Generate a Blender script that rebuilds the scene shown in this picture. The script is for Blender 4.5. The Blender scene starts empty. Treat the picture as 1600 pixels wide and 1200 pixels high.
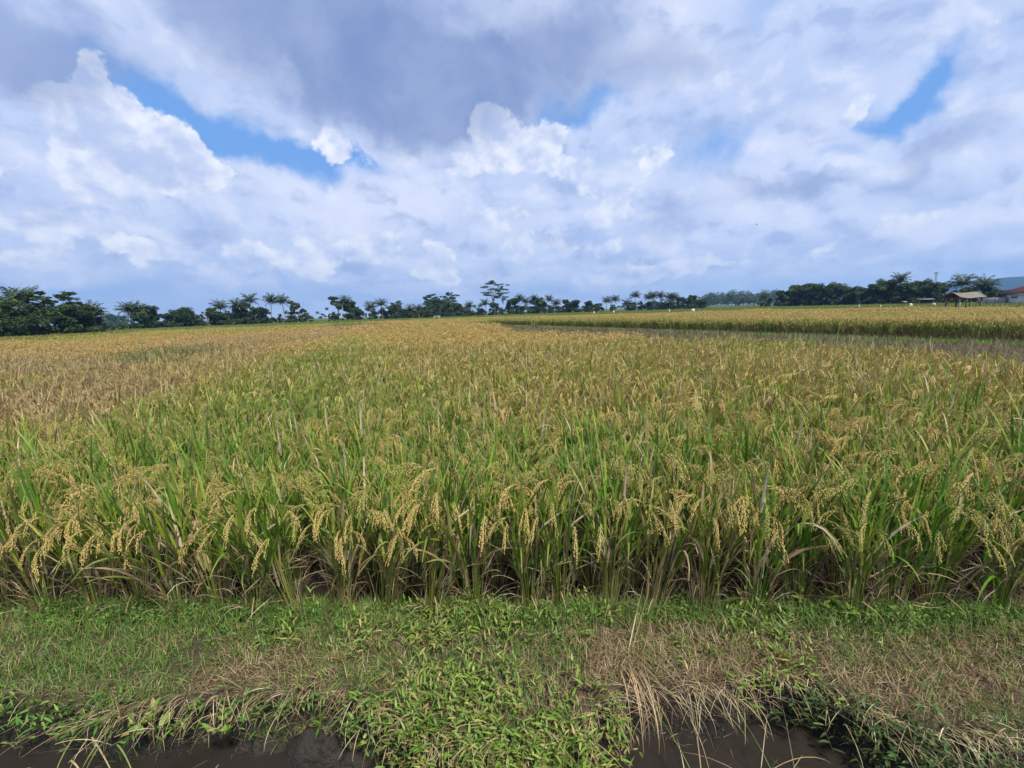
import bpy, math
import numpy as np

sc = bpy.context.scene
COL = sc.collection
PI = math.pi

# ------------------------------------------------------------------ camera
F, HCAM, PITCH, ROLL = 711.0, 1.7, math.radians(9.03), math.radians(-1.85)


def _rx(a):
    c, s = math.cos(a), math.sin(a)
    return np.array([[1, 0, 0], [0, c, -s], [0, s, c]])


def _rz(a):
    c, s = math.cos(a), math.sin(a)
    return np.array([[c, -s, 0], [s, c, 0], [0, 0, 1]])


CM = _rx(PI / 2 - PITCH) @ _rz(ROLL)


def ray(px, py):
    return CM @ np.array([(px - 800) / F, -(py - 600) / F, -1.0])


def at(px, py, z=0.0):
    d = ray(px, py)
    return d * ((z - HCAM) / d[2]) + np.array([0, 0, HCAM])


def azel(px, py):
    d = ray(px, py)
    d = d / np.linalg.norm(d)
    return math.degrees(math.atan2(d[0], d[1])), math.degrees(math.asin(d[2]))


def far_at(px, dist):
    """ground point at a horizontal distance in the direction of a photo column at horizon height"""
    hy = 487 - 0.0323 * (px - 800)
    d = ray(px, hy)
    n = math.hypot(d[0], d[1])
    return np.array([d[0] / n * dist, d[1] / n * dist, 0.0])


def height_at(px, py, dist):
    d = ray(px, py)
    return HCAM + d[2] / math.hypot(d[0], d[1]) * dist


cam = bpy.data.cameras.new("camera")
cam.sensor_width = 36.0
cam.lens = F / 1600 * 36.0
cam.clip_start, cam.clip_end = 0.02, 20000
co = bpy.data.objects.new("camera", cam)
COL.objects.link(co)
m4 = np.eye(4)
m4[:3, :3] = CM
m4[2, 3] = HCAM
import mathutils
co.matrix_world = mathutils.Matrix(m4.tolist())
sc.camera = co

# ------------------------------------------------------------------ helpers
RNG = np.random.default_rng(7)


def s2l(r, g, b):
    f = lambda c: (c / 12.92 if c <= 0.04045 else ((c + 0.055) / 1.055) ** 2.4)
    return (f(r / 255.), f(g / 255.), f(b / 255.))


def vnoise(x, y, seed=0):
    """smooth 2-D value noise in 0..1"""
    x = np.asarray(x, float); y = np.asarray(y, float)
    xi, yi = np.floor(x).astype(np.int64), np.floor(y).astype(np.int64)
    fx, fy = x - xi, y - yi
    fx, fy = fx * fx * (3 - 2 * fx), fy * fy * (3 - 2 * fy)

    def h(i, j):
        n = (i * 374761393 + j * 668265263 + seed * 974711) & 0x7fffffff
        n = ((n ^ (n >> 13)) * 1274126177) & 0x7fffffff
        n = (n ^ (n >> 16)) & 0xffff
        return n / 65535.0
    a, b, c, d = h(xi, yi), h(xi + 1, yi), h(xi, yi + 1), h(xi + 1, yi + 1)
    return (a * (1 - fx) + b * fx) * (1 - fy) + (c * (1 - fx) + d * fx) * fy


def fbm(x, y, seed=0, o=4):
    s, a, t = 0, 0.5, 0
    for k in range(o):
        s = s + a * vnoise(np.asarray(x) * 2 ** k, np.asarray(y) * 2 ** k, seed + 17 * k)
        t += a
        a *= 0.5
    return s / t


class Geo:
    """collects quads and triangles with two vertex colours (young, ripe)"""

    def __init__(self):
        self.V, self.Q, self.T, self.A, self.B = [], [], [], [], []
        self.n = 0

    def add(self, V, Q=None, T=None, a=(0.1, 0.1, 0.1), b=None):
        V = np.asarray(V, float).reshape(-1, 3)
        k = len(V)
        a = np.broadcast_to(np.asarray(a, float), (k, 3))
        b = a if b is None else np.broadcast_to(np.asarray(b, float), (k, 3))
        self.V.append(V); self.A.append(a); self.B.append(b)
        if Q is not None and len(Q):
            self.Q.append(np.asarray(Q, np.int64).reshape(-1, 4) + self.n)
        if T is not None and len(T):
            self.T.append(np.asarray(T, np.int64).reshape(-1, 3) + self.n)
        self.n += k

    def arrays(self):
        V = np.concatenate(self.V) if self.V else np.zeros((0, 3))
        Q = np.concatenate(self.Q) if self.Q else np.zeros((0, 4), np.int64)
        T = np.concatenate(self.T) if self.T else np.zeros((0, 3), np.int64)
        A = np.concatenate(self.A) if self.A else np.zeros((0, 3))
        B = np.concatenate(self.B) if self.B else np.zeros((0, 3))
        return V, Q, T, A, B

    def join(self, other, M=None, t=None):
        V, Q, T, A, B = other.arrays()
        if M is not None:
            V = V @ np.asarray(M).T
        if t is not None:
            V = V + np.asarray(t)
        self.add(V, Q, T, A, B)

    def mesh(self, name, mat, smooth=False):
        V, Q, T, A, B = self.arrays()
        me = bpy.data.meshes.new(name)
        me.vertices.add(len(V))
        me.vertices.foreach_set("co", V.astype(np.float32).ravel())
        nl = len(Q) * 4 + len(T) * 3
        me.loops.add(nl)
        me.polygons.add(len(Q) + len(T))
        li = np.concatenate([Q.ravel(), T.ravel()]).astype(np.int32)
        ls = np.concatenate([np.arange(len(Q)) * 4, len(Q) * 4 + np.arange(len(T)) * 3]).astype(np.int32)
        me.loops.foreach_set("vertex_index", li)
        me.polygons.foreach_set("loop_start", ls)
        if smooth:
            me.polygons.foreach_set("use_smooth", np.ones(len(ls), bool))
        for nm, X in (("young", A), ("ripe", B)):
            at_ = me.attributes.new(nm, 'FLOAT_COLOR', 'POINT')
            at_.data.foreach_set("color", np.concatenate([X, np.ones((len(X), 1))], 1).astype(np.float32).ravel())
        me.update(calc_edges=True)
        if mat is not None:
            me.materials.append(mat)
        return me

    def obj(self, name, mat, parent=None, smooth=False, loc=None):
        o = bpy.data.objects.new(name, self.mesh(name, mat, smooth))
        COL.objects.link(o)
        if parent is not None:
            o.parent = parent
        if loc is not None:
            o.location = loc
        return o


def tag(o, label=None, cat=None, group=None, kind=None):
    if label: o["label"] = label
    if cat: o["category"] = cat
    if group: o["group"] = group
    if kind: o["kind"] = kind
    return o


def empty(name, loc=(0, 0, 0), rz=0.0):
    o = bpy.data.objects.new(name, None)
    o.empty_display_size = 0.1
    COL.objects.link(o)
    o.location = loc
    o.rotation_euler = (0, 0, rz)
    return o


def copy_tree(o, parent=None):
    c = o.copy()
    COL.objects.link(c)
    c.parent = parent
    for ch in list(o.children):
        copy_tree(ch, c)
    return c


def curve_pts(P0, az, th0, curl, L, S, pw=1.5):
    """n planar bent centre lines; returns (n,S+1,3) points and (n,S+1) angles from vertical"""
    n = len(az)
    t = np.linspace(0, 1, S + 1)[None, :]
    th = th0[:, None] + curl[:, None] * t ** pw
    mid = 0.5 * (th[:, 1:] + th[:, :-1])
    st = (L / S)[:, None]
    r = np.concatenate([np.zeros((n, 1)), np.cumsum(np.sin(mid) * st, 1)], 1)
    z = np.concatenate([np.zeros((n, 1)), np.cumsum(np.cos(mid) * st, 1)], 1)
    P = np.stack([P0[:, 0:1] + r * np.cos(az)[:, None], P0[:, 1:2] + r * np.sin(az)[:, None], P0[:, 2:3] + z], -1)
    return P, th


def blades(g, P0, az, th0, curl, L, W, S, colA, colB=None, fold=0.0, twist=None, pw=1.5, base=0.55, tipcol=None):
    """bent tapering leaf blades; fold > 0 gives a V-shaped blade with a midrib"""
    n = len(az)
    P, th = curve_pts(P0, az, th0, curl, L, S, pw)
    t = np.linspace(0, 1, S + 1)
    w = np.minimum(1, base + 2.2 * t) * np.clip(1 - t, 0.03, 1) ** 0.55
    sx, sy = -np.sin(az), np.cos(az)
    if twist is None:
        twist = np.zeros(n)
    tw = twist[:, None] * t[None, :]
    nx = np.cos(th) * np.cos(az)[:, None]; ny = np.cos(th) * np.sin(az)[:, None]; nz = -np.sin(th)
    side = np.stack([sx[:, None] * np.cos(tw) + nx * np.sin(tw), sy[:, None] * np.cos(tw) + ny * np.sin(tw), nz * np.sin(tw)], -1)
    nrm = np.stack([nx, ny, nz], -1)
    hw = (W[:, None] * w[None, :] * 0.5)[..., None]
    cols = [P - side * hw, P + side * hw] if not fold else [P - side * hw, P + nrm * hw * fold, P + side * hw]
    K = len(cols)
    V = np.stack(cols, 2)                       # n,S+1,K,3
    idx = np.arange(n * (S + 1) * K).reshape(n, S + 1, K)
    Q = np.stack([idx[:, :-1, :-1], idx[:, :-1, 1:], idx[:, 1:, 1:], idx[:, 1:, :-1]], -1).reshape(-1, 4)

    def spread(c, tip):
        c = np.broadcast_to(np.asarray(c, float), (n, 3))[:, None, None, :]
        c = np.broadcast_to(c, (n, S + 1, K, 3)).copy()
        if tip is not None:
            f = np.clip((t - 0.6) / 0.4, 0, 1)[None, :, None, None] * tip[1]
            c = c * (1 - f) + np.asarray(tip[0]) * f
        return c.reshape(-1, 3)
    g.add(V.reshape(-1, 3), Q, None, spread(colA, tipcol), spread(colA if colB is None else colB, tipcol))
    return P, th


def tube(g, pts, rad, sides=6, a=(0.2, 0.15, 0.1), b=None, cap=True):
    pts = np.asarray(pts, float); n = len(pts)
    rad = np.broadcast_to(np.asarray(rad, float), (n,))
    tg = np.gradient(pts, axis=0)
    tg /= np.linalg.norm(tg, axis=1)[:, None] + 1e-9
    up = np.array([0.31, 0.17, 0.93]) if abs(tg[:, 2]).mean() < 0.8 else np.array([0.93, 0.17, 0.31])
    u = np.cross(tg, up); u /= np.linalg.norm(u, axis=1)[:, None] + 1e-9
    v = np.cross(tg, u)
    an = np.arange(sides) / sides * 2 * PI
    V = pts[:, None, :] + rad[:, None, None] * (np.cos(an)[None, :, None] * u[:, None, :] + np.sin(an)[None, :, None] * v[:, None, :])
    idx = np.arange(n * sides).reshape(n, sides)
    nx = np.roll(idx, -1, 1)
    Q = np.stack([idx[:-1], nx[:-1], nx[1:], idx[1:]], -1).reshape(-1, 4)
    V = V.reshape(-1, 3)
    T = []
    if cap:
        V = np.concatenate([V, pts[:1], pts[-1:]])
        for k in range(sides):
            T.append((n * sides, (k + 1) % sides, k))
            T.append((n * sides + 1, (n - 1) * sides + k, (n - 1) * sides + (k + 1) % sides))
    g.add(V, Q, T, a, b)


def box(g, c, s, rz=0.0, a=(0.5, 0.5, 0.5), M=None):
    x, y, z = [0.5 * k for k in s]
    V = np.array([(-x, -y, -z), (x, -y, -z), (x, y, -z), (-x, y, -z), (-x, -y, z), (x, -y, z), (x, y, z), (-x, y, z)])
    if M is not None:
        V = V @ np.asarray(M).T
    V = V @ _rz(rz).T + np.asarray(c, float)
    Q = [(0, 3, 2, 1), (4, 5, 6, 7), (0, 1, 5, 4), (1, 2, 6, 5), (2, 3, 7, 6), (3, 0, 4, 7)]
    g.add(V, Q, None, a)


# ------------------------------------------------------------------ materials
class NT:
    def __init__(self, tree):
        self.t = tree
        self.N, self.L = tree.nodes, tree.links

    def put(self, sock, v):
        if hasattr(v, "is_output"):
            self.L.new(v, sock)
        elif v is not None:
            if isinstance(v, (tuple, list)) and sock.type == 'RGBA' and len(v) == 3:
                v = (*v, 1.0)
            sock.default_value = v

    def m(self, op, a, b=None, c=None, clamp=False):
        n = self.N.new("ShaderNodeMath"); n.operation = op; n.use_clamp = clamp
        for i, v in enumerate((a, b, c)):
            if v is not None: self.put(n.inputs[i], v)
        return n.outputs[0]

    def v(self, op, a, b=None, s=None):
        n = self.N.new("ShaderNodeVectorMath"); n.operation = op
        self.put(n.inputs[0], a)
        if b is not None: self.put(n.inputs[1], b)
        if s is not None: self.put(n.inputs["Scale"], s)
        return n.outputs["Value"] if op in ("LENGTH", "DOT_PRODUCT", "DISTANCE") else n.outputs[0]

    def mix(self, f, a, b, mode='MIX'):
        n = self.N.new("ShaderNodeMix"); n.data_type = 'RGBA'; n.blend_type = mode; n.clamp_factor = True
        self.put(n.inputs[0], f); self.put(n.inputs[6], a); self.put(n.inputs[7], b)
        return n.outputs[2]

    def rng(self, x, a, b, c=0.0, d=1.0, smooth=True):
        n = self.N.new("ShaderNodeMapRange"); n.interpolation_type = 'SMOOTHSTEP' if smooth else 'LINEAR'
        self.put(n.inputs[0], x)
        for i, v in enumerate((a, b, c, d)): n.inputs[i + 1].default_value = v
        return n.outputs[0]

    def noise(self, vec, scale, detail=3, rough=0.5, dist=0.0, lac=2.0, color=False):
        n = self.N.new("ShaderNodeTexNoise")
        self.put(n.inputs["Vector"], vec)
        n.inputs["Scale"].default_value = scale; n.inputs["Detail"].default_value = detail
        n.inputs["Roughness"].default_value = rough; n.inputs["Distortion"].default_value = dist
        n.inputs["Lacunarity"].default_value = lac
        return n.outputs["Color"] if color else n.outputs[0]

    def vor(self, vec, scale, detail=2, rough=0.5, smooth=None):
        n = self.N.new("ShaderNodeTexVoronoi")
        if smooth is not None:
            n.feature = 'SMOOTH_F1'; n.inputs["Smoothness"].default_value = smooth
        self.put(n.inputs["Vector"], vec)
        n.inputs["Scale"].default_value = scale; n.inputs["Detail"].default_value = detail
        n.inputs["Roughness"].default_value = rough
        n.normalize = True
        return n.outputs["Distance"]

    def attr(self, name, typ='GEOMETRY'):
        n = self.N.new("ShaderNodeAttribute"); n.attribute_name = name; n.attribute_type = typ
        return n

    def node(self, t, **kw):
        n = self.N.new(t)
        for k, v in kw.items():
            self.put(n.inputs[k], v)
        return n


def new_mat(name):
    m = bpy.data.materials.new(name)
    m.use_nodes = True
    m.node_tree.nodes.clear()
    return m, NT(m.node_tree)


def out(nt, sh):
    o = nt.N.new("ShaderNodeOutputMaterial")
    nt.L.new(sh, o.inputs["Surface"])
    return o


def plant_mat(name, transl=0.3, rough=0.55, vary=0.25, sat=1.0, ripe=True, spec=0.3):
    """leaf material: colour from the mesh's young / ripe colour attributes, thin-leaf translucency"""
    m, nt = new_mat(name)
    a = nt.attr("young").outputs["Color"]
    if ripe:
        b = nt.attr("ripe").outputs["Color"]
        r = nt.attr("ripeness", 'INSTANCER').outputs["Fac"]
        c = nt.mix(nt.m('MINIMUM', r, 1.0), a, b)
        brown = nt.mix(0.62, c, (0.36, 0.265, 0.155))
        c = nt.mix(nt.m('SUBTRACT', r, 1.0, clamp=True), c, brown)
    else:
        c = a
    pos = nt.N.new("ShaderNodeNewGeometry").outputs["Position"]
    nz = nt.noise(pos, 9.0, 2)
    f = nt.rng(nz, 0.25, 0.75, 1 - vary, 1 + vary, smooth=False)
    c = nt.v('SCALE', c, s=f)
    p = nt.node("ShaderNodeBsdfPrincipled", **{"Base Color": c, "Roughness": rough, "Specular IOR Level": spec})
    t = nt.node("ShaderNodeBsdfTranslucent", Color=c)
    mx = nt.node("ShaderNodeMixShader", Fac=transl)
    nt.L.new(p.outputs[0], mx.inputs[1]); nt.L.new(t.outputs[0], mx.inputs[2])
    out(nt, mx.outputs[0])
    return m


def attr_mat(name, rough=0.8, spec=0.3, nscale=3.0, vary=0.25, bump=0.0, bscale=20.0):
    m, nt = new_mat(name)
    a = nt.attr("young").outputs["Color"]
    pos = nt.N.new("ShaderNodeTexCoord").outputs["Object"]
    f = nt.rng(nt.noise(pos, nscale, 5, 0.6), 0.25, 0.75, 1 - vary, 1 + vary, smooth=False)
    c = nt.v('SCALE', a, s=f)
    p = nt.node("ShaderNodeBsdfPrincipled", **{"Base Color": c, "Roughness": rough, "Specular IOR Level": spec})
    if bump:
        b = nt.node("ShaderNodeBump", Strength=bump, Distance=0.02, Height=nt.noise(pos, bscale, 6, 0.65))
        nt.L.new(b.outputs[0], p.inputs["Normal"])
    out(nt, p.outputs[0])
    return m


M_RICE = plant_mat("rice_leaf", 0.33, 0.5, 0.22)
M_GRAIN = plant_mat("rice_grain", 0.12, 0.6, 0.12)
M_WEED = plant_mat("weed_leaf", 0.3, 0.5, 0.25, ripe=False)
M_TREE = plant_mat("tree_leaf", 0.2, 0.6, 0.3, ripe=False, spec=0.2)
M_BARK = attr_mat("bark", 0.9, 0.2, 4.0, 0.35, 0.5, 8.0)
M_WOOD = attr_mat("weathered_wood", 0.85, 0.2, 6.0, 0.3)
M_PAINT = attr_mat("painted_wall", 0.8, 0.3, 0.8, 0.12)
M_CLOTH = attr_mat("cloth", 0.9, 0.1, 5.0, 0.1)
M_METAL = attr_mat("grey_metal", 0.6, 0.4, 2.0, 0.15)
# ------------------------------------------------------------------ sky, sun
SUN_EL, SUN_AZ = math.radians(54), math.radians(148)    # azimuth clockwise from the view axis (+y)
world = bpy.data.worlds.new("World")
sc.world = world
world.use_nodes = True
world.node_tree.nodes.clear()
nt = NT(world.node_tree)
dirv = nt.N.new("ShaderNodeTexCoord").outputs["Generated"]
sky = nt.N.new("ShaderNodeTexSky")
sky.sky_type = 'NISHITA'
sky.sun_disc = False
sky.sun_elevation = SUN_EL
sky.sun_rotation = SUN_AZ
sky.air_density = 1.2
sky.dust_density = 0.8
sky.ozone_density = 2.0
sx = nt.N.new("ShaderNodeSeparateXYZ"); nt.L.new(dirv, sx.inputs[0])
az = nt.m('MULTIPLY', nt.m('ARCTAN2', sx.outputs[0], sx.outputs[1]), 180 / PI)
el = nt.m('MULTIPLY', nt.m('ARCSINE', nt.m('MAXIMUM', nt.m('MINIMUM', sx.outputs[2], 1.0), -1.0)), 180 / PI)
cmb = nt.N.new("ShaderNodeCombineXYZ"); nt.L.new(az, cmb.inputs[0]); nt.L.new(el, cmb.inputs[1])
P0 = cmb.outputs[0]
# soft warp in degrees, and a finer billowing one
wl = nt.v('SCALE', nt.v('SUBTRACT', nt.noise(dirv, 3.2, 6, 0.55, color=True), (0.5, 0.5, 0.5)), s=15.0)
wf = nt.v('SCALE', nt.v('SUBTRACT', nt.noise(dirv, 11.0, 5, 0.6, color=True), (0.5, 0.5, 0.5)), s=5.0)
flat = nt.v('MULTIPLY', nt.v('ADD', wl, wf), (1, 1, 0))
PS = nt.v('ADD', P0, flat)                               # warped position for soft clouds
PC = nt.v('ADD', P0, nt.v('MULTIPLY', wf, (1.1, 1.1, 0)))  # for the cumulus


FRAMES = {}


def frame(P, rot):
    """the warped sky position turned by rot degrees (shared by all patches with that tilt)"""
    if rot == 0:
        return P
    k = (id(P), rot)
    if k not in FRAMES:
        n = nt.N.new("ShaderNodeVectorRotate"); n.rotation_type = 'Z_AXIS'
        nt.L.new(P, n.inputs["Vector"]); n.inputs["Angle"].default_value = math.radians(-rot)
        FRAMES[k] = n.outputs[0]
    return FRAMES[k]


def total(P, lst):
    """sum of soft elliptical patches of sky (photo column, row, radii, tilt, weight)"""
    s, Q = None, {}
    for i, b in enumerate(lst):
        px, py, rx, ry, rot = b[:5]
        rot = round(rot / 12.5) * 12.5
        w = b[5] if len(b) > 5 else 1.0
        R_ = frame(P, rot)
        if i and i % 5 == 0:                    # evaluate the patches in turn, not all at once
            Q = {}
        if i >= 5 and rot not in Q:
            q = nt.N.new("ShaderNodeVectorMath"); q.operation = 'MULTIPLY_ADD'
            nt.L.new(s, q.inputs[0]); q.inputs[1].default_value = (1e-7, 1e-7, 1e-7); nt.L.new(R_, q.inputs[2])
            Q[rot] = q.outputs[0]
        V_ = Q.get(rot, R_)
        a, e = azel(px, py)
        k = 12.4 * (1 + ((px - 800) / F) ** 2 * 0.5)
        r = math.radians(-rot)
        ca, ce = a * math.cos(r) - e * math.sin(r), a * math.sin(r) + e * math.cos(r)
        ix, iy = k / rx, k / ry
        n = nt.N.new("ShaderNodeVectorMath"); n.operation = 'MULTIPLY_ADD'
        nt.L.new(V_, n.inputs[0]); n.inputs[1].default_value = (ix, iy, 0); n.inputs[2].default_value = (-ca * ix, -ce * iy, 0)
        x = nt.rng(nt.v('LENGTH', n.outputs[0]), 1.25, 0.0, 0.0, w)
        s = x if s is None else nt.m('ADD', s, x)
    return s


SK = lambda r, g, b: tuple(c * 10.0 for c in s2l(r, g, b))   # shown value -> radiance at strength 0.1
# planar coordinates for streaky high cloud
zz = nt.m('ADD', nt.m('MAXIMUM', sx.outputs[2], 0.0), 0.12)
pl = nt.N.new("ShaderNodeCombineXYZ")
nt.L.new(nt.m('DIVIDE', sx.outputs[0], zz), pl.inputs[0]); nt.L.new(nt.m('DIVIDE', sx.outputs[1], zz), pl.inputs[1])
PLN = pl.outputs[0]
n_big = nt.noise(PLN, 0.9, 6, 0.55, 0.4)
n_mid = nt.noise(dirv, 5.5, 7, 0.58, 0.3)
n_str = nt.noise(nt.v('MULTIPLY', P0, (0.03, 0.16, 1)), 1.6, 6, 0.6, 0.6)

# 1 blue gaps
gaps = total(PS, [(250, 185, 170, 60, -22), (400, 235, 170, 56, -12.5, 1.1), (330, 170, 60, 30, 0, .4), (560, 250, 40, 20, 0, .4), (500, 255, 90, 30, 0), (770, 172, 70, 28, 0, 1.0), (905, 195, 60, 30, 0, 1.0),
                  (1395, 140, 100, 50, 12.5, 1.15), (1470, 112, 60, 26, 12.5, .7), (1350, 165, 50, 26, 0, .5), (1440, 170, 60, 26, 0, .6), (1120, 25, 90, 40, 0, .7), (1130, 250, 90, 60, 0, .75), (250, 130, 70, 40, 0, .5), (1290, 255, 60, 25, 0, .6), (150, 130, 60, 60, 0, .5),
                  (-700, 100, 400, 200, 0, .8), (2500, 200, 400, 200, 0, .7)])
n_gap = nt.m('SUBTRACT', n_mid, 0.5)
veil = nt.rng(nt.m('ADD', gaps, nt.m('MULTIPLY', n_gap, 2.2)), 1.12, 0.05)
lowv = nt.rng(el, 16.0, 6.0)
blue = nt.mix(0.8, sky.outputs[0], SK(110, 164, 236))
hz = nt.rng(el, 14.0, 2.0)
blue = nt.mix(hz, blue, SK(140, 172, 222))
# 2 high veil
vc = nt.mix(nt.rng(n_big, 0.30, 0.70), SK(184, 200, 235), SK(216, 225, 249))
vc = nt.mix(nt.m('MULTIPLY', nt.rng(n_str, 0.40, 0.72), 0.6), vc, SK(208, 218, 245))
c = nt.mix(nt.m('MULTIPLY', veil, 0.93), blue, vc)
# light patches in the veil
lights = total(PS, [(420, 310, 420, 60, 0, .8), (620, 320, 200, 60, 0, .6), (1000, 60, 260, 60, 25, .8), (1250, 210, 150, 60, 35, .9), (1500, 300, 200, 40, 15, .6), (1450, 340, 140, 30, 15, .8),
                    (1180, 330, 110, 40, 0, .5), (620, 150, 140, 30, -20, .6), (1060, 110, 160, 60, 20, .7), (1500, 30, 160, 40, 25, .8), (850, 40, 160, 60, 30, .5)])
ltf = nt.rng(nt.m('ADD', lights, nt.m('MULTIPLY', n_gap, 1.6)), 0.3, 1.1)
c = nt.mix(nt.m('MULTIPLY', ltf, 0.75), c, SK(222, 228, 249))
# relief over the whole deck: where a billow faces the sun it is whiter, its far side greyer
nr = lambda P_: nt.noise(P_, 0.17, 7, 0.56, 0.25)
PR = nt.v('MULTIPLY', nt.v('ADD', P0, nt.v('SCALE', wf, s=0.4)), (0.8, 1.25, 1))
rel = nt.m('SUBTRACT', nr(PR), nr(nt.v('ADD', PR, (1.1, 1.5, 0.0))))
rel = nt.m('MULTIPLY', rel, nt.rng(veil, 0.2, 0.9))
c = nt.mix(nt.m('MULTIPLY', nt.rng(rel, 0.0, 0.22), 0.62), c, SK(232, 236, 251))
c = nt.mix(nt.m('MULTIPLY', nt.rng(rel, 0.0, -0.20), 0.60), c, SK(147, 169, 216))
# 3 far, crisp cumulus: billows shaded from the sun's side
CUM = [(135, 120, 26, 50, -25, .9), (150, 185, 75, 60, -30), (235, 215, 95, 62, -20, 1.1), (190, 260, 120, 55, 0), (300, 250, 50, 40, -25, .9), (345, 265, 22, 10, 0, .8), (100, 205, 80, 55, -20, .8),
       (270, 275, 90, 40, 0, .8), (150, 340, 160, 60, 0, .6), (220, 400, 60, 26, 0, .9), (50, 405, 70, 26, 0, .9), (60, 350, 80, 40, 0, .6),
       (508, 210, 24, 22, 0, .75), (520, 235, 40, 20, 0, .7), (570, 250, 60, 26, 0, .5), (768, 188, 40, 36, 0, 1.25), (785, 215, 60, 38, 0, .95), (848, 215, 46, 28, 0, 1.2), (800, 252, 110, 30, 0, .8), (735, 262, 60, 22, 0, .6), (740, 310, 70, 30, 0, .5), (900, 270, 70, 26, 0, .55),
       (1015, 240, 50, 32, 0, .7), (960, 320, 90, 46, 0, .7), (690, 300, 26, 12, 0, .8), (1340, 170, 60, 30, 40, .8),
       (520, 385, 120, 40, 0, .8), (380, 402, 46, 30, 0, 1.0), (480, 420, 80, 24, 0, .7), (690, 408, 44, 34, 25, 1.0), (680, 434, 60, 14, 0, 1.0), (600, 380, 60, 40, 0, .6),
       (900, 395, 160, 40, 0, .6), (1080, 415, 120, 20, 5, .9), (1290, 390, 60, 26, 15, .7), (1000, 430, 120, 22, 0, .7), (800, 350, 110, 40, 0, .6), (1430, 350, 80, 30, 15, .7), (1570, 345, 60, 20, 15, .5), (10, 270, 22, 8, 0, .9)]
def billow(P):
    """cauliflower relief from two scales of 2-D cells"""
    n = nt.N.new("ShaderNodeTexVoronoi"); n.voronoi_dimensions = '2D'; n.normalize = True
    nt.L.new(P, n.inputs["Vector"])
    n.inputs["Scale"].default_value = 0.24; n.inputs["Detail"].default_value = 3.6
    n.inputs["Roughness"].default_value = 0.52; n.inputs["Lacunarity"].default_value = 2.2
    return nt.m('SUBTRACT', 0.42, n.outputs["Distance"])


PB = nt.v('MULTIPLY', nt.v('ADD', P0, nt.v('SCALE', wf, s=0.35)), (1, 1.3, 0))
puff = billow(PB)
dens = nt.m('ADD', total(PC, CUM), nt.m('MULTIPLY', puff, 1.35))
cmask = nt.rng(dens, 0.56, 0.88)
# the same billows sampled a little toward the sun (up and to the right) give the lit rims
puff2 = billow(nt.v('ADD', PB, (0.7, 1.3, 0.0)))
lit = nt.m('SUBTRACT', puff, puff2)
lit = nt.rng(nt.m('ADD', nt.m('MULTIPLY', lit, 1.9), nt.m('MULTIPLY', nt.m('SUBTRACT', 1.25, dens), 0.30)), -0.50, 0.55)
crown = total(PC, [(800, 215, 110, 60, 0, .7), (230, 190, 160, 90, -25, .7), (480, 390, 130, 40, 0, .4), (690, 410, 50, 40, 0, .5), (210, 400, 80, 30, 0, .4), (500, 230, 60, 50, 0, .7), (1010, 245, 60, 40, 0, .35)])
lit = nt.m('ADD', nt.m('MULTIPLY', lit, 0.80), nt.m('MULTIPLY', crown, 0.34), clamp=True)
cc = nt.mix(lit, SK(176, 192, 231), SK(247, 249, 255))
cmask = nt.m('MULTIPLY', cmask, nt.rng(el, 0.5, 4.0, 0.35, 0.92))
c = nt.mix(cmask, c, cc)
# 4 the broad grey cloud overhead and smaller grey undersides
dark = total(PS, [(560, 70, 430, 120, -8, 1.0), (640, 170, 180, 90, -15, 1.0), (740, 140, 140, 70, 0, .7), (90, 90, 240, 90, 0, .8), (90, 150, 120, 60, 0, .6), (1050, 135, 140, 50, 10, .55), (880, 110, 150, 70, 10, .6),
                  (1040, 335, 110, 55, 0, .6), (1230, 320, 130, 30, 0, .32), (1250, 300, 90, 26, 0, .28), (1500, 200, 160, 40, 22, .32), (850, 380, 100, 30, 0, .45), (1400, 250, 200, 40, 15, .35), (330, 395, 120, 40, 0, .5), (60, 320, 120, 30, 0, .4),
                  (800, -300, 900, 250, 0, .7)])
dk = nt.rng(nt.m('ADD', dark, nt.m('MULTIPLY', n_gap, 1.0)), 0.22, 1.05)
dcol = nt.mix(nt.rng(n_mid, 0.3, 0.7), SK(116, 140, 190), SK(152, 168, 207))
c = nt.mix(nt.m('MULTIPLY', nt.m('MULTIPLY', dk, 0.93), nt.m('SUBTRACT', 1.0, nt.m('MULTIPLY', cmask, nt.m('MULTIPLY', crown, 1.0, clamp=True)))), c, dcol)
# 5 blue-grey band low over the horizon
band = nt.m('ADD', nt.rng(el, 5.5, 1.5, 0.0, 0.75), total(PS, [(330, 440, 330, 18, 0, .65), (700, 455, 240, 16, 0, .5), (1000, 455, 200, 14, 0, .4)]))
bm = nt.rng(nt.m('ADD', band, nt.m('MULTIPLY', nt.m('SUBTRACT', n_str, 0.5), 0.9)), 0.2, 1.1)
c = nt.mix(nt.m('MULTIPLY', bm, 0.85), c, SK(162, 189, 234))
edge = nt.rng(el, 1.6, 0.0)
c = nt.mix(nt.m('MULTIPLY', nt.m('MULTIPLY', edge, nt.rng(n_str, 0.30, 0.6)), 0.8), c, SK(186, 203, 240))
bgf = nt.node("ShaderNodeBackground", Color=c, Strength=0.079)
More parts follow.
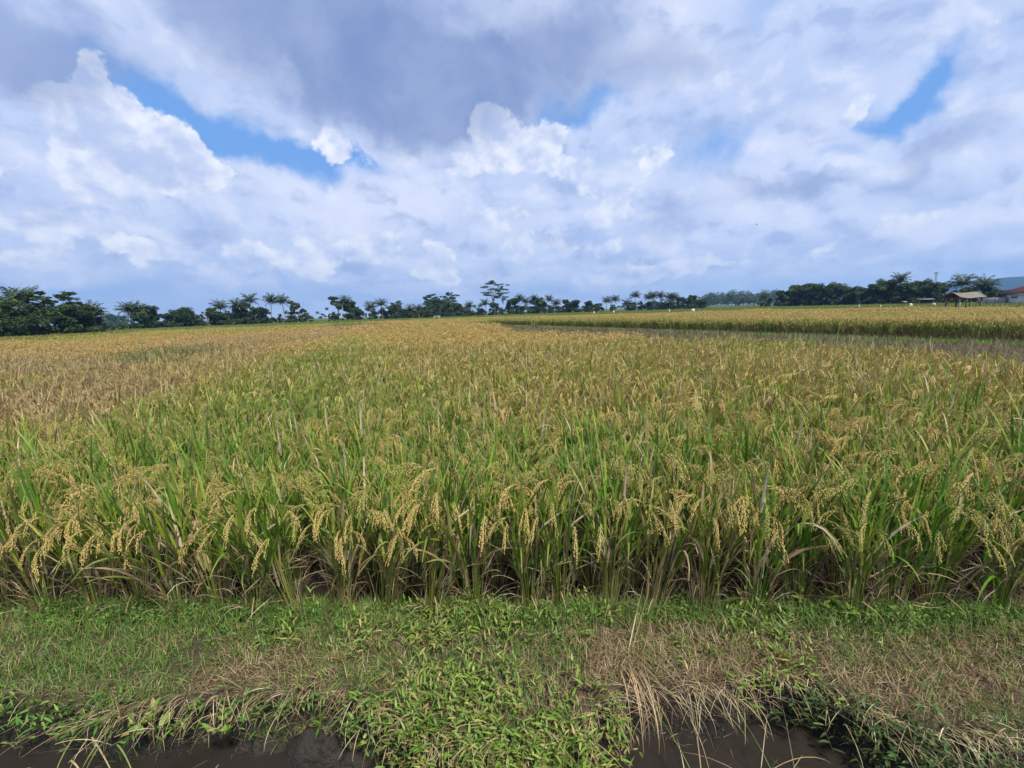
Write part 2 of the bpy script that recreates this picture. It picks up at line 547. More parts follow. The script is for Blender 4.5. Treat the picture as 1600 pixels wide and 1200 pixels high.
# the rest of the sky, overhead and behind: the same broken cloud without the single puffs
rest = nt.mix(nt.rng(nt.noise(PLN, 0.9, 2, 0.55, 0.4), 0.30, 0.70), SK(150, 168, 211), SK(202, 212, 242))
bgr = nt.node("ShaderNodeBackground", Color=rest, Strength=0.078)
front = nt.m('MULTIPLY', nt.m('MULTIPLY', nt.rng(el, 42.0, 36.0), nt.rng(el, -1.5, -1.0)), nt.rng(nt.m('ABSOLUTE', az), 72.0, 60.0))
bg = nt.N.new("ShaderNodeMixShader")
nt.L.new(front, bg.inputs[0]); nt.L.new(bgr.outputs[0], bg.inputs[1]); nt.L.new(bgf.outputs[0], bg.inputs[2])
wo = nt.N.new("ShaderNodeOutputWorld")
nt.L.new(bg.outputs[0], wo.inputs["Surface"])

sd = bpy.data.lights.new("sun", 'SUN')
sd.energy = 5.0
sd.angle = math.radians(7)
sd.color = (1.0, 0.93, 0.82)
so = bpy.data.objects.new("sun", sd)
COL.objects.link(so)
sv = mathutils.Vector((math.sin(SUN_AZ) * math.cos(SUN_EL), math.cos(SUN_AZ) * math.cos(SUN_EL), math.sin(SUN_EL)))
so.rotation_euler = sv.to_track_quat('Z', 'Y').to_euler()
so.location = (5, -5, 20)

sc.view_settings.view_transform = 'Standard'
sc.view_settings.look = 'None'
sc.view_settings.exposure = 0.50
sc.view_settings.gamma = 1.0
cy = sc.cycles
cy.max_bounces = 6
cy.diffuse_bounces = 3
cy.glossy_bounces = 2
cy.transmission_bounces = 3
cy.volume_bounces = 0
cy.transparent_max_bounces = 4
cy.use_adaptive_sampling = True
cy.adaptive_threshold = 0.015
cy.use_denoising = True
cy.caustics_reflective = cy.caustics_refractive = False
# ------------------------------------------------------------------ the lie of the land
def inside(x, y, poly):
    x = np.asarray(x, float); y = np.asarray(y, float)
    r = np.zeros(np.broadcast(x, y).shape, bool)
    n = len(poly)
    for i in range(n):
        x1, y1 = poly[i]; x2, y2 = poly[(i + 1) % n]
        if y1 != y2:
            r ^= ((y1 > y) != (y2 > y)) & (x < (x2 - x1) * (y - y1) / (y2 - y1) + x1)
    return r


STUBBLE = [(7.35, 2.0), (7.45, 6.2), (7.8, 8.9), (7.0, 12), (4.9, 16.5), (0.5, 23.3), (-1.6, 42), (-2.3, 60), (-1.2, 60.5), (3.2, 50), (10.1, 35.7), (14.6, 25.6), (17.2, 19.6), (19.5, 15.4), (30, 2)]
GREEN_FAR = [(-300, 40), *[tuple(at(px, py, .75)[:2]) for px, py in ((-200, 541), (0, 533), (200, 521), (330, 513), (480, 507), (600, 500.5), (700, 496.5), (800, 493.5), (900, 491))], *[tuple(at(px, py, .75)[:2]) for px, py in ((1000, 489), (1100, 486.3), (1200, 483.6), (1300, 482.2), (1400, 481.2), (1500, 481), (1600, 480.2))], (110, 30), (400, 60), (400, 500), (-400, 500)]
YOUNG_PLOT = [tuple(at(px, py, 0.75)[:2]) for px, py in ((484, 509.0), (520, 506), (592, 502.8), (594, 505.8), (520, 510.5))]


def front_row(x):            # y of the row of plants along the bank
    return 2.44 - 0.055 * x + 0.018 * np.sin(x * 2.3)


EDGE = np.array([(-9, 2.12), (-3.5, 1.97), (-2.37, 1.88), (-1.9, 1.80), (-1.55, 1.85), (-1.2, 1.87), (-0.85, 1.88), (-0.62, 1.78), (-0.42, 1.64), (-0.05, 1.58), (0.24, 1.63), (0.40, 1.78),
                 (0.62, 1.83), (0.9, 1.81), (1.12, 1.90), (1.3, 1.86), (1.42, 1.70), (1.65, 1.58), (2.0, 1.52), (3.0, 1.5), (9, 1.55)])


def bank_edge(x):
    return np.interp(x, EDGE[:, 0], EDGE[:, 1]) + 0.05 * (fbm(np.asarray(x) * 5, 0.3, 5) - 0.5)


def ground_z(x, y):
    x = np.asarray(x, float); y = np.asarray(y, float)
    e = bank_edge(x)
    d = y - e
    top = 0.045 * (fbm(x * 4, y * 4, 3) - 0.5) + 0.02 * (fbm(x * 14, y * 14, 9) - 0.5)
    far = np.clip((y - front_row(x) + 0.10) / 0.18, 0, 1)
    top = top * (1 - far) + far * (-0.07 + 0.3 * top)
    t = np.clip((d + 0.055 + 0.07 * (fbm(x * 7, y * 7, 21) - 0.5)) / 0.085, 0, 1)
    t = t * t * (3 - 2 * t)
    bed = -0.46 + 0.16 * fbm(x * 3, y * 3, 31)
    z = bed * (1 - t) + top * t
    n = np.clip((-0.25 - y) / 0.25, 0, 1)          # the near bank, under the photographer
    z = z * (1 - n) + (-0.02 + top * 0.5) * n
    # a slumped lump of mud at the water's edge
    for cx, cy, r, h in ((-0.98, 1.80, 0.20, 0.26), (-0.76, 1.72, 0.15, 0.17), (-1.22, 1.83, 0.15, 0.20), (0.66, 1.74, 0.12, 0.12)):
        q = np.sqrt(((x - cx) / r) ** 2 + ((y - cy) / (r * 0.6)) ** 2) + 0.9 * (fbm(x * 9, y * 9, 44) - 0.5)
        z = z + (1 - n) * (1 - t) * h * np.clip(1 - q, 0, 1) ** 0.6
    rough = (1 - n) * (1 - t) * np.clip((z + .30) / .08, 0, 1)
    z = z + rough * (0.09 * (fbm(x * 16, y * 16, 47) - .5) + 0.05 * (fbm(x * 38, y * 38, 48) - .5))
    return z


def axis(lo, hi, step, far, grow=1.22):
    a = list(np.arange(lo, hi + 1e-6, step))
    s, v = step, lo
    neg = []
    while v > -far:
        s *= grow; v -= s; neg.append(v)
    s, v = step, hi
    pos = []
    while v < far:
        s *= grow; v += s; pos.append(v)
    return np.array(neg[::-1] + a + pos)


ax_, ay_ = axis(-3.6, 3.6, 0.024, 2900), axis(0.9, 2.9, 0.02, 2900)
GX, GY = np.meshgrid(ax_, ay_)
GZ = ground_z(GX, GY)
nx_, ny_ = len(ax_), len(ay_)
ix = np.arange(nx_ * ny_).reshape(ny_, nx_)
g = Geo()
g.add(np.stack([GX, GY, GZ], -1).reshape(-1, 3), np.stack([ix[:-1, :-1], ix[:-1, 1:], ix[1:, 1:], ix[1:, :-1]], -1).reshape(-1, 4))
mg, nt = new_mat("soil")
pos = nt.N.new("ShaderNodeNewGeometry").outputs["Position"]
sp = nt.N.new("ShaderNodeSeparateXYZ"); nt.L.new(pos, sp.inputs[0])
n1, n2 = nt.noise(pos, 6.0, 6, 0.6), nt.noise(pos, 60.0, 4, 0.6)
mud = nt.mix(n1, (0.010, 0.0085, 0.007), (0.030, 0.025, 0.020))
soil = nt.mix(n2, (0.030, 0.023, 0.015), (0.095, 0.072, 0.048))
wet = nt.m('MULTIPLY', nt.rng(sp.outputs[2], -0.075, -0.02, 1, 0), nt.rng(sp.outputs[1], 6.0, 3.6))
soil = nt.mix(nt.rng(sp.outputs[1], 3.5, 6.0), soil, nt.mix(n2, (0.040, 0.030, 0.020), (0.10, 0.075, 0.048)))
c = nt.mix(wet, soil, mud)
meadow = nt.mix(nt.noise(pos, 0.02, 4), (0.055, 0.085, 0.022), (0.10, 0.12, 0.035))
c = nt.mix(nt.rng(sp.outputs[1], 40.0, 90.0), c, meadow)
p = nt.node("ShaderNodeBsdfPrincipled", **{"Base Color": c, "Roughness": nt.rng(wet, 0, 1, 0.9, 0.62, False), "Specular IOR Level": nt.rng(wet, 0, 1, 0.2, 0.3, False)})
bp = nt.node("ShaderNodeBump", Strength=0.8, Distance=0.025, Height=nt.m('ADD', nt.noise(pos, 25.0, 7, 0.62), nt.m('MULTIPLY', n2, 0.3)))
nt.L.new(bp.outputs[0], p.inputs["Normal"])
out(nt, p.outputs[0])
tag(g.obj("ground", mg, smooth=True), kind="structure")

g = Geo()
wx = np.array([-60, -20, -6, -3, 0, 3, 6, 20, 60.]); wy = np.array([-0.45, 0.5, 1.2, 2.25])
WX, WY = np.meshgrid(wx, wy)
ix = np.arange(WX.size).reshape(WX.shape)
g.add(np.stack([WX, WY, np.full(WX.shape, -0.245)], -1).reshape(-1, 3), np.stack([ix[:-1, :-1], ix[:-1, 1:], ix[1:, 1:], ix[1:, :-1]], -1).reshape(-1, 4))
mw_, nt = new_mat("muddy_water")
pos = nt.N.new("ShaderNodeNewGeometry").outputs["Position"]
p = nt.node("ShaderNodeBsdfPrincipled", **{"Base Color": nt.mix(nt.noise(pos, 2.5, 4), (0.014, 0.012, 0.0105), (0.032, 0.027, 0.023)), "Roughness": nt.rng(nt.noise(pos, 5.0, 4), 0.3, 0.7, 0.04, 0.20), "IOR": 1.33})
bp = nt.node("ShaderNodeBump", Strength=0.25, Distance=0.02, Height=nt.noise(pos, 9.0, 3, 0.5))
nt.L.new(bp.outputs[0], p.inputs["Normal"])
out(nt, p.outputs[0])
tag(g.obj("water", mw_), kind="structure")

# ------------------------------------------------------------------ rice
GREENS = np.array([(0.062, 0.180, 0.016), (0.092, 0.225, 0.018), (0.14, 0.265, 0.024), (0.22, 0.31, 0.040), (0.050, 0.150, 0.028)])
GOLDS = np.array([(0.29, 0.25, 0.065), (0.37, 0.29, 0.085), (0.40, 0.29, 0.10), (0.22, 0.23, 0.05), (0.46, 0.37, 0.18)])
STRAW = np.array([(0.42, 0.31, 0.17), (0.50, 0.39, 0.24), (0.34, 0.245, 0.135), (0.27, 0.19, 0.11), (0.56, 0.48, 0.33)])
GRAIN_Y = np.array([(0.33, 0.35, 0.085), (0.40, 0.39, 0.11), (0.28, 0.33, 0.075)])
GRAIN_R = np.array([(0.53, 0.38, 0.13), (0.60, 0.46, 0.18), (0.43, 0.30, 0.10)])


def pick(r, tab, n, jit=0.15):
    return tab[r.integers(0, len(tab), n)] * (1 + jit * r.standard_normal((n, 1))).clip(0.6, 1.5)


OCT_T = np.array([(0, 1, 2), (0, 2, 3), (0, 3, 4), (0, 4, 1), (5, 2, 1), (5, 3, 2), (5, 4, 3), (5, 1, 4)])


def grains(g, P, D, L, Rd, a, b):
    n = len(P)
    D = D / (np.linalg.norm(D, axis=1)[:, None] + 1e-9)
    h = np.where(abs(D[:, 2:3]) < 0.9, np.array([[0, 0, 1.]]), np.array([[1., 0, 0]]))
    u = np.cross(D, h); u /= np.linalg.norm(u, axis=1)[:, None] + 1e-9
    w = np.cross(D, u)
    L, Rd = L[:, None], Rd[:, None]
    V = np.stack([P - D * L * .5, P + u * Rd, P + w * Rd, P - u * Rd, P - w * Rd, P + D * L * .5], 1)
    T = (np.arange(n)[:, None, None] * 6 + OCT_T[None]).reshape(-1, 3)
    g.add(V.reshape(-1, 3), None, T, np.repeat(a, 6, 0), np.repeat(b, 6, 0))


def panicle_geo(r, arch=2.6, L=0.23, nb=8, ng=13, gl=0.0105, gr=0.0019, spread=0.17, coarse=False):
    """one drooping ear: arching axis, hanging branches and their grains; grows from the origin toward +x"""
    g = Geo()
    S = 9
    A = np.zeros(1)
    P, th = curve_pts(np.zeros((1, 3)), A, np.array([0.25]), np.array([arch]), np.array([L]), S, 0.9)
    P, th = P[0], th[0]
    stemc = (0.16, 0.19, 0.05)
    blades(g, np.zeros((2, 3)), np.zeros(2), np.array([0.25, 0.25]), np.array([arch, arch]), np.array([L, L]), np.array([0.004, 0.004]), S, stemc, (0.34, 0.26, 0.09), 0, np.array([0, 1.5]), 0.9)
    gp, gd = [], []
    for k in range(nb + 1):
        last = k == nb
        t = 1.0 if last else 0.30 + 0.62 * (k + 0.5 * r.random()) / nb
        f = t * S
        i = min(int(f), S - 1)
        p0 = P[i] + (P[i + 1] - P[i]) * (f - i)
        a0 = th[i] + (th[i + 1] - th[i]) * (f - i)
        bl = (0.135 * (1 - 0.40 * t) if not last else 0.07) * L / 0.23
        azb = r.normal(0, spread)
        end = max(a0 + .3, 2.95) + r.normal(0, .10)
        if coarse:                              # from afar a strand of grains reads as one tapering strip
            for tw_ in (0, 1.57):
                blades(g, p0[None], np.array([azb]), np.array([a0]), np.array([end - a0]), np.array([bl]), np.array([gr * 2]), 4, pick(r, GRAIN_Y, 1, .12), pick(r, GRAIN_R, 1, .12), 0, np.array([tw_ + r.normal(0, .3)]), .8, .8)
            continue
        n = max(5, int(bl / 0.0052))
        s = np.linspace(0, 1, n + 1)[1:]
        ang = a0 + (end - a0) * s ** 0.7
        d = np.stack([np.sin(ang) * math.cos(azb), np.sin(ang) * math.sin(azb), np.cos(ang)], 1)
        q = p0 + np.cumsum(d * bl / n, 0)
        gp.append(q + r.normal(0, 0.0016, q.shape)); gd.append(d + r.normal(0, 0.20, d.shape))
    if gp:
        gp, gd = np.concatenate(gp), np.concatenate(gd)
        n = len(gp)
        grains(g, gp, gd, gl * r.uniform(.85, 1.2, n), gr * r.uniform(.8, 1.2, n), pick(r, GRAIN_Y, n, .10), pick(r, GRAIN_R, n, .10))
    return g


def clump_geo(r, H=0.72, nt_=17, lean=0.22, green=0.0, skirt=40, detail=1.0):
    """stems, leaves and the dead lower leaves of one hill of rice, and where its ears hang"""
    S = 7 if detail >= 1 else 4
    gl, gs = Geo(), Geo()
    az = r.uniform(0, 2 * PI, nt_)
    rb = 0.038 * np.sqrt(r.random(nt_))
    base = np.stack([rb * np.cos(az), rb * np.sin(az), np.full(nt_, -0.04)], 1)
    th0 = np.abs(r.normal(0, lean, nt_)) * 0.6 + rb * 2.0
    hs = H * r.uniform(.80, 1.02, nt_)
    kc = r.uniform(0.0, 0.35, nt_)
    colA = pick(r, GREENS, nt_) * 1.05
    colB = pick(r, GOLDS, nt_)
    P, th = blades(gl, base, az, th0, kc, hs, np.full(nt_, 0.0075), S, colA, colB, 0, r.uniform(-1, 1, nt_), 1.5, 1.0)
    blades(gl, base, az, th0, kc, hs, np.full(nt_, 0.007), S, colA, colB, 0, np.full(nt_, 1.57), 1.5, 1.0)
    # leaves
    nl = 5
    I = np.repeat(np.arange(nt_), nl)
    K = np.tile(np.arange(nl), nt_)
    n = len(I)
    f = np.array([0.40, 0.54, 0.67, 0.78, 0.88])[K] + r.normal(0, .05, n)
    seg = np.clip(f * S, 0, S - 0.01); i0 = seg.astype(int)
    B = P[I, i0] + (P[I, i0 + 1] - P[I, i0]) * (seg - i0)[:, None]
    la = az[I] + r.normal(0, 0.9, n)
    flag = K >= 3
    lt = np.where(flag, r.normal(0.22, .14, n), r.normal(0.32, .15, n)).clip(0.03, 1.2)
    lc = np.where(flag, np.abs(r.normal(0.20, .30, n)), np.abs(r.normal(0.45, .40, n)))
    bent = r.random(n) < 0.09
    lc = np.where(bent, 2.0 + r.random(n), lc)
    ll = np.where(flag, r.uniform(.16, .29, n), r.uniform(.24, .42, n)) * H / 0.72
    lw = r.uniform(.0125, .0205, n)
    cA, cB = pick(r, GREENS, n), pick(r, GOLDS, n)
    young = r.random(n) < 0.5                      # many leaves stay green under ripe ears
    cB = np.where(young[:, None], pick(r, GREENS, n) * np.array([1.35, 1.05, .8]), cB)
    dry = r.random(n) < np.where(K == 0, 0.6, 0.12)
    cA = np.where(dry[:, None], pick(r, STRAW, n), cA); cB = np.where(dry[:, None], pick(r, STRAW, n), cB)
    blades(gl, B, la, lt, lc, ll, lw, S, cA, cB, 0.35 if detail >= 1 else 0, r.normal(0, .8, n), 1.6, 0.6, ((0.26, 0.20, 0.07), 0.5))
    # dead leaves hanging at the foot
    if skirt:
        n = int(skirt * .7)
        a2 = r.uniform(0, 2 * PI, n)
        z0 = r.uniform(.06, .36, n)
        rr = 0.03 + z0 * 0.12
        B2 = np.stack([rr * np.cos(a2), rr * np.sin(a2), z0], 1)
        c2 = pick(r, STRAW, n) * .95
        blades(gs, B2, a2 + r.normal(0, .5, n), r.normal(.75, .5, n).clip(.1, 2.2), r.normal(1.5, .9, n), r.uniform(.08, .27, n), r.uniform(.004, .009, n), 6, c2, c2 * .95, 0, r.normal(0, 2.0, n), 3.5)
        n = skirt
        a2 = r.uniform(0, 2 * PI, n)
        B2 = np.stack([.055 * np.cos(a2), .055 * np.sin(a2), np.full(n, -.03)], 1)
        c2 = pick(r, STRAW, n) * .9
        blades(gs, B2, a2, np.abs(r.normal(.14, .14, n)), np.where(r.random(n) < .35, r.normal(1.9, .6, n), r.normal(.15, .35, n)), r.uniform(.14, .38, n), r.uniform(.004, .008, n), 5, c2, c2, 0, r.normal(0, 1.2, n))
    tips = []
    for i in range(nt_):
        if r.random() < 0.84:
            tips.append((P[i, -1], az[i] + r.normal(0, .5), r.uniform(.9, 1.3)))
    return gl, gs, tips


rr_ = np.random.default_rng(11)
PAN = [panicle_geo(rr_, arch=a, L=l) for a, l in ((2.75, .19), (2.6, .18), (2.3, .18), (2.9, .21), (1.9, .17), (2.5, .20))]
PAN_ME = [p_.mesh("panicle", M_GRAIN) for p_ in PAN]
NV = 8
VAR = []
for k in range(NV):
    gl, gs, tips = clump_geo(rr_, H=rr_.uniform(.75, .85), lean=.13 + .05 * (k % 3))
    VAR.append((gl.mesh("foliage", M_RICE), gs.mesh("dry_leaf_skirt", M_RICE), [(t, a, s, int(rr_.integers(0, 6))) for t, a, s in tips], gl, gs))


EARS = []
for k in range(NV):
    gg = Geo()
    for t, a, s, pk in VAR[k][2]:
        gg.join(PAN[pk], _rz(a) * s, t)
    EARS.append(gg.mesh("ear_cluster", M_GRAIN))


def ripeness(x, y):
    """how far the crop has turned, 0 green .. 1 gold .. 2 brown"""
    x = np.asarray(x, float); y = np.asarray(y, float)
    n = fbm(x * 0.55 + 3, y * 0.38, 61, 4); n2 = fbm(x * 1.5, y * 1.1, 71, 3)
    near = np.clip((y - 3.0) / 6.0, 0, 1)
    r = 0.40 + 0.58 * near + 1.6 * (n - 0.5) + 0.8 * (n2 - .5)
    r = r + 0.05
    r = np.clip(r, 0.02, 1.0 + 0 * r)
    lb = np.interp(y, [3.5, 4.8, 7.3, 15.2, 28, 60, 130], [-4.2, -4.5, -4.9, -6.6, -9.5, -14, -30]) + 0.5 * (n2 - .5)
    r = np.clip(r - 0.55 * np.exp(-((x - lb - 1.3) / 1.1) ** 2) * np.clip((y - 4) / 2, 0, 1) * np.clip((26 - y) / 10, 0, 1), .02, 1)
    brown = np.clip((lb - x) / 0.7, 0, 1)
    r = r * (1 - brown) + brown * np.clip(1.65 + 2.0 * (n - .5), 0.4, 2)
    far = np.clip((y - 20) / 20, 0, 1)
    band = 0.90 + 0.34 * np.sin(0.16 * (y + 0.3 * x)) + 1.7 * (fbm(x * .04, y * .11, 81) - .5)
    r = r * (1 - far) + far * np.clip(band + 0.75 * brown, .12, 2)
    r = np.where((x < -18) & (y > 22), np.clip(.62 + 1.5 * (fbm(x * .05, y * .12, 83) - .5) + .25 * np.sin(.3 * y), .1, 1.6), r)
    right = (x > 0) & (x > 17 - (y - 19) * .45)
    r = np.where(right & (y > 8), np.clip(0.78 + 0.8 * (n - .5) + .42 * np.sin(.30 * (.9 * x + .5 * y)), .1, 1.4), r)
    return r


# --- the hills of rice one can tell apart: the 300 nearest, row by row from the bank
spots = []
row = 0
while len(spots) < 300 and row < 40:
    off = 0.135 * (row % 2)
    for k in range(-26, 27):
        r1 = np.random.default_rng(1000 + row * 97 + k + 50)
        x = k * 0.262 + off + r1.normal(0, .028)
        y = float(front_row(x)) + row * 0.245 + r1.normal(0, .028)
        q = CM.T @ np.array([x, y, 0.5 - HCAM])
        px = 800 + F * q[0] / -q[2]
        if -70 < px < 1670 and not inside(x, y, STUBBLE):
            spots.append((row, x, y, px))
    row += 1
spots = spots[:300]
LAST_ROW = spots[-1][0]
taken = {(round(x, 3), round(y, 3)) for _, x, y, _ in spots}
ORD = ("first second third fourth fifth sixth seventh eighth ninth tenth eleventh twelfth thirteenth fourteenth fifteenth sixteenth seventeenth eighteenth nineteenth "
       "twentieth twenty-first twenty-second twenty-third twenty-fourth twenty-fifth twenty-sixth twenty-seventh twenty-eighth twenty-ninth thirtieth thirty-first thirty-second thirty-third thirty-fourth thirty-fifth thirty-sixth thirty-seventh thirty-eighth thirty-ninth fortieth forty-first forty-second forty-third forty-fourth forty-fifth forty-sixth").split()
n_pan = 0
for row in range(LAST_ROW + 1):
    here = sorted([s for s in spots if s[0] == row], key=lambda s: s[3])
    for j, (_, x, y, px) in enumerate(here):
        r1 = np.random.default_rng(5000 + row * 211 + j)
        v = int(r1.integers(0, NV))
        rp = float(ripeness(x, y))
        if row == 0:
            rp = float(np.interp(px, [0, 250, 420, 500, 640, 800, 950, 1050, 1110, 1180, 1500, 1600], [.65, .7, .4, .6, .7, .5, .55, .95, .9, .12, .18, .6])) + r1.normal(0, .08)
        rp = max(0.0, rp)
        fol, skm, tips = VAR[v][:3]
        lean = r1.normal(0, .08)
        fwd = (.13 if px < 420 else .05) * r1.uniform(.5, 1.5) if row == 0 else r1.normal(.02, .05)
        sz = r1.uniform(.93, 1.08)
        tall = 'young green' if rp < .25 else 'mostly green' if rp < .45 else 'green and gold' if rp < .7 else 'golden' if rp < 1.0 else 'dry tan'
        root = empty("rice_plant", (x, y, float(ground_z(x, y)) - 0.0), 0)
        root.rotation_euler = (fwd, lean, r1.uniform(0, 0.5) if row == 0 else r1.uniform(0, 2 * PI))
        root.scale = (sz, sz, sz * r1.uniform(.93, 1.06))
        nth = ORD[min(j, 29)]
        if row == 0:
            lab = f"{tall} rice plant, {nth} from the left in the row along the grassy bank"
        elif row < len(ORD):
            lab = f"{tall} rice plant, {nth} from the left in the {ORD[row]} row behind the bank"
        tag(root, lab, "rice plant", "rice plants standing in rows behind the bank")
        o = bpy.data.objects.new("foliage", fol); COL.objects.link(o); o.parent = root; o["ripeness"] = rp * .65
        o = bpy.data.objects.new("dry_leaf_skirt", skm); COL.objects.link(o); o.parent = root; o["ripeness"] = rp
        if row > 4:                             # too far back to tell single ears apart
            o = bpy.data.objects.new("ear_cluster", EARS[v]); COL.objects.link(o); o.parent = root
            o["ripeness"] = min(1.6, max(0.0, rp + .15 + r1.normal(0, .2)))
            continue
        for (t, a, s, pk) in (tips if row < 3 else tips[::2]):
            o = bpy.data.objects.new("panicle", PAN_ME[pk]); COL.objects.link(o); o.parent = root
            o.location = t.tolist(); o.rotation_euler = (r1.normal(0, .15), 0, a); o.scale = (s, s, s)
            o["ripeness"] = min(1.6, max(0.0, rp + .18 + r1.normal(0, .22)))
            n_pan += 1


def scatter(name, mat, variants, pts, seed=0, kind="stuff"):
    """ONE object whose mesh holds a few source shapes and the points they are set on (instanced inside its own geometry nodes)"""
    V, Q, T, A, B, ID = [], [], [], [], [], []
    n0 = 0
    for i, g in enumerate(variants):
        v, q, t, a, b = g.arrays()
        V.append(v); Q.append(q + n0); T.append(t + n0); A.append(a); B.append(b); ID.append(np.full(len(v), i))
        n0 += len(v)
    gg = Geo()
    gg.V, gg.Q, gg.T, gg.A, gg.B = V, Q, T, A, B
    P = np.array([p[:3] for p in pts], float)
    gg.V.append(P); gg.A.append(np.zeros((len(P), 3))); gg.B.append(np.zeros((len(P), 3)))
    ID.append(np.full(len(P), -1))
    me = gg.mesh(name, mat)
    n = n0 + len(P)

    def put(nm, typ, vals, fld="value"):
        a = me.attributes.new(nm, typ, 'POINT')
        full = np.zeros((n,) + np.shape(vals)[1:], np.float32 if typ != 'INT' else np.int32)
        full[n - len(vals):] = vals
        a.data.foreach_set(fld, full.ravel())
    put("shape", 'INT', np.concatenate(ID).astype(np.int32))
    put("turn", 'FLOAT_VECTOR', np.array([p[3] for p in pts], np.float32), "vector")
    put("size", 'FLOAT_VECTOR', np.array([p[4] for p in pts], np.float32), "vector")
    put("ripeness", 'FLOAT', np.array([p[5] for p in pts], np.float32))
    put("which", 'INT', np.array([p[6] for p in pts], np.int32))
    o = bpy.data.objects.new(name, me)
    COL.objects.link(o)
    ng = bpy.data.node_groups.new(name + "_spread", 'GeometryNodeTree')
    ng.interface.new_socket("Geometry", in_out='INPUT', socket_type='NodeSocketGeometry')
    ng.interface.new_socket("Geometry", in_out='OUTPUT', socket_type='NodeSocketGeometry')
    N, L = ng.nodes, ng.links
    gi, go = N.new("NodeGroupInput"), N.new("NodeGroupOutput")

    def named(nm, typ):
        k = N.new("GeometryNodeInputNamedAttribute"); k.data_type = typ; k.inputs["Name"].default_value = nm
        return k.outputs[0]

    def sep(i):
        c = N.new("FunctionNodeCompare"); c.data_type = 'INT'; c.operation = 'EQUAL'
        L.new(named("shape", 'INT'), c.inputs[2]); c.inputs[3].default_value = i
        s = N.new("GeometryNodeSeparateGeometry"); s.domain = 'POINT'
        L.new(gi.outputs[0], s.inputs[0]); L.new(c.outputs[0], s.inputs[1])
        return s.outputs[0]
    jn = N.new("GeometryNodeJoinGeometry")
    for i in reversed(range(len(variants))):
        gti = N.new("GeometryNodeGeometryToInstance")
        L.new(sep(i), gti.inputs[0]); L.new(gti.outputs[0], jn.inputs[0])
    ip = N.new("GeometryNodeInstanceOnPoints")
    L.new(sep(-1), ip.inputs["Points"]); L.new(jn.outputs[0], ip.inputs["Instance"])
    ip.inputs["Pick Instance"].default_value = True
    L.new(named("which", 'INT'), ip.inputs["Instance Index"])
    e2r = N.new("FunctionNodeEulerToRotation")
    L.new(named("turn", 'FLOAT_VECTOR'), e2r.inputs[0]); L.new(e2r.outputs[0], ip.inputs["Rotation"])
    L.new(named("size", 'FLOAT_VECTOR'), ip.inputs["Scale"])
    L.new(ip.outputs[0], go.inputs[0])
    md = o.modifiers.new("spread", 'NODES')
    md.node_group = ng
    tag(o, kind=kind)
    return o


# --- behind them: single hills out to 12 m, then square metres, then 4 m squares of crop
r2 = np.random.default_rng(21)
PLITE = [panicle_geo(r2, arch=a, L=.205, nb=7, ng=16, gl=.016, gr=.0029, coarse=True) for a in (2.7, 2.4, 2.0)]
mid = []
for k in range(7):
    gl, gs, tips = clump_geo(r2, H=r2.uniform(.73, .82), nt_=15, lean=.22, skirt=6, detail=0.5)
    gg = Geo(); gg.join(gl); gg.join(gs)
    for t, a, s in tips:
        gg.join(PLITE[int(r2.integers(0, 3))], _rz(a) * s, t)
    mid.append(gg)


def patch(r, size, per, nst, nleaf, npan, H=.73, wide=1.0):
    g = Geo()
    n = int(size * size * per)
    c = r.uniform(-size / 2, size / 2, (n, 2))
    hh = H * r.uniform(.85, 1.08, n)
    for cnt, kind in ((nleaf, 'leaf'), (npan, 'pan')):
        I = np.repeat(np.arange(n), cnt)
        m = len(I)
        xy = c[I] + r.normal(0, .07, (m, 2))
        az = r.uniform(0, 2 * PI, m)
        if kind == 'leaf':
            z = hh[I] * r.uniform(.15, .75, m)
            L = (hh[I] * 1.20 - z) * r.uniform(.75, 1.05, m)
            dry = r.random(m) < .12
            cA, cB = pick(r, GREENS, m), pick(r, GOLDS, m)
            yg = r.random(m) < .42
            cB = np.where(yg[:, None], pick(r, GREENS, m) * np.array([1.4, 1.05, .8]), cB)
            cA = np.where(dry[:, None], pick(r, STRAW, m), cA); cB = np.where(dry[:, None], pick(r, STRAW, m), cB)
            blades(g, np.column_stack([xy, z]), az, np.abs(r.normal(.15, .15, m)), np.abs(r.normal(.4, .5, m)), L, r.uniform(.011, .018, m) * wide, 3, cA, cB, 0, r.normal(0, .8, m))
        else:
            z = hh[I] * r.uniform(.88, 1.14, m)
            cA, cB = pick(r, GRAIN_Y, m) * .85, pick(r, GRAIN_R, m) * np.array([.84, .80, .72])
            for w in range(2):
                blades(g, np.column_stack([xy, z]), az + .5 * w, np.full(m, .3), r.uniform(1.9, 2.7, m), r.uniform(.11, .19, m), r.uniform(.010, .018, m) * wide, 4, cA, cB, 0, r.normal(0, 1.4, m), 0.9, .8)
    return g


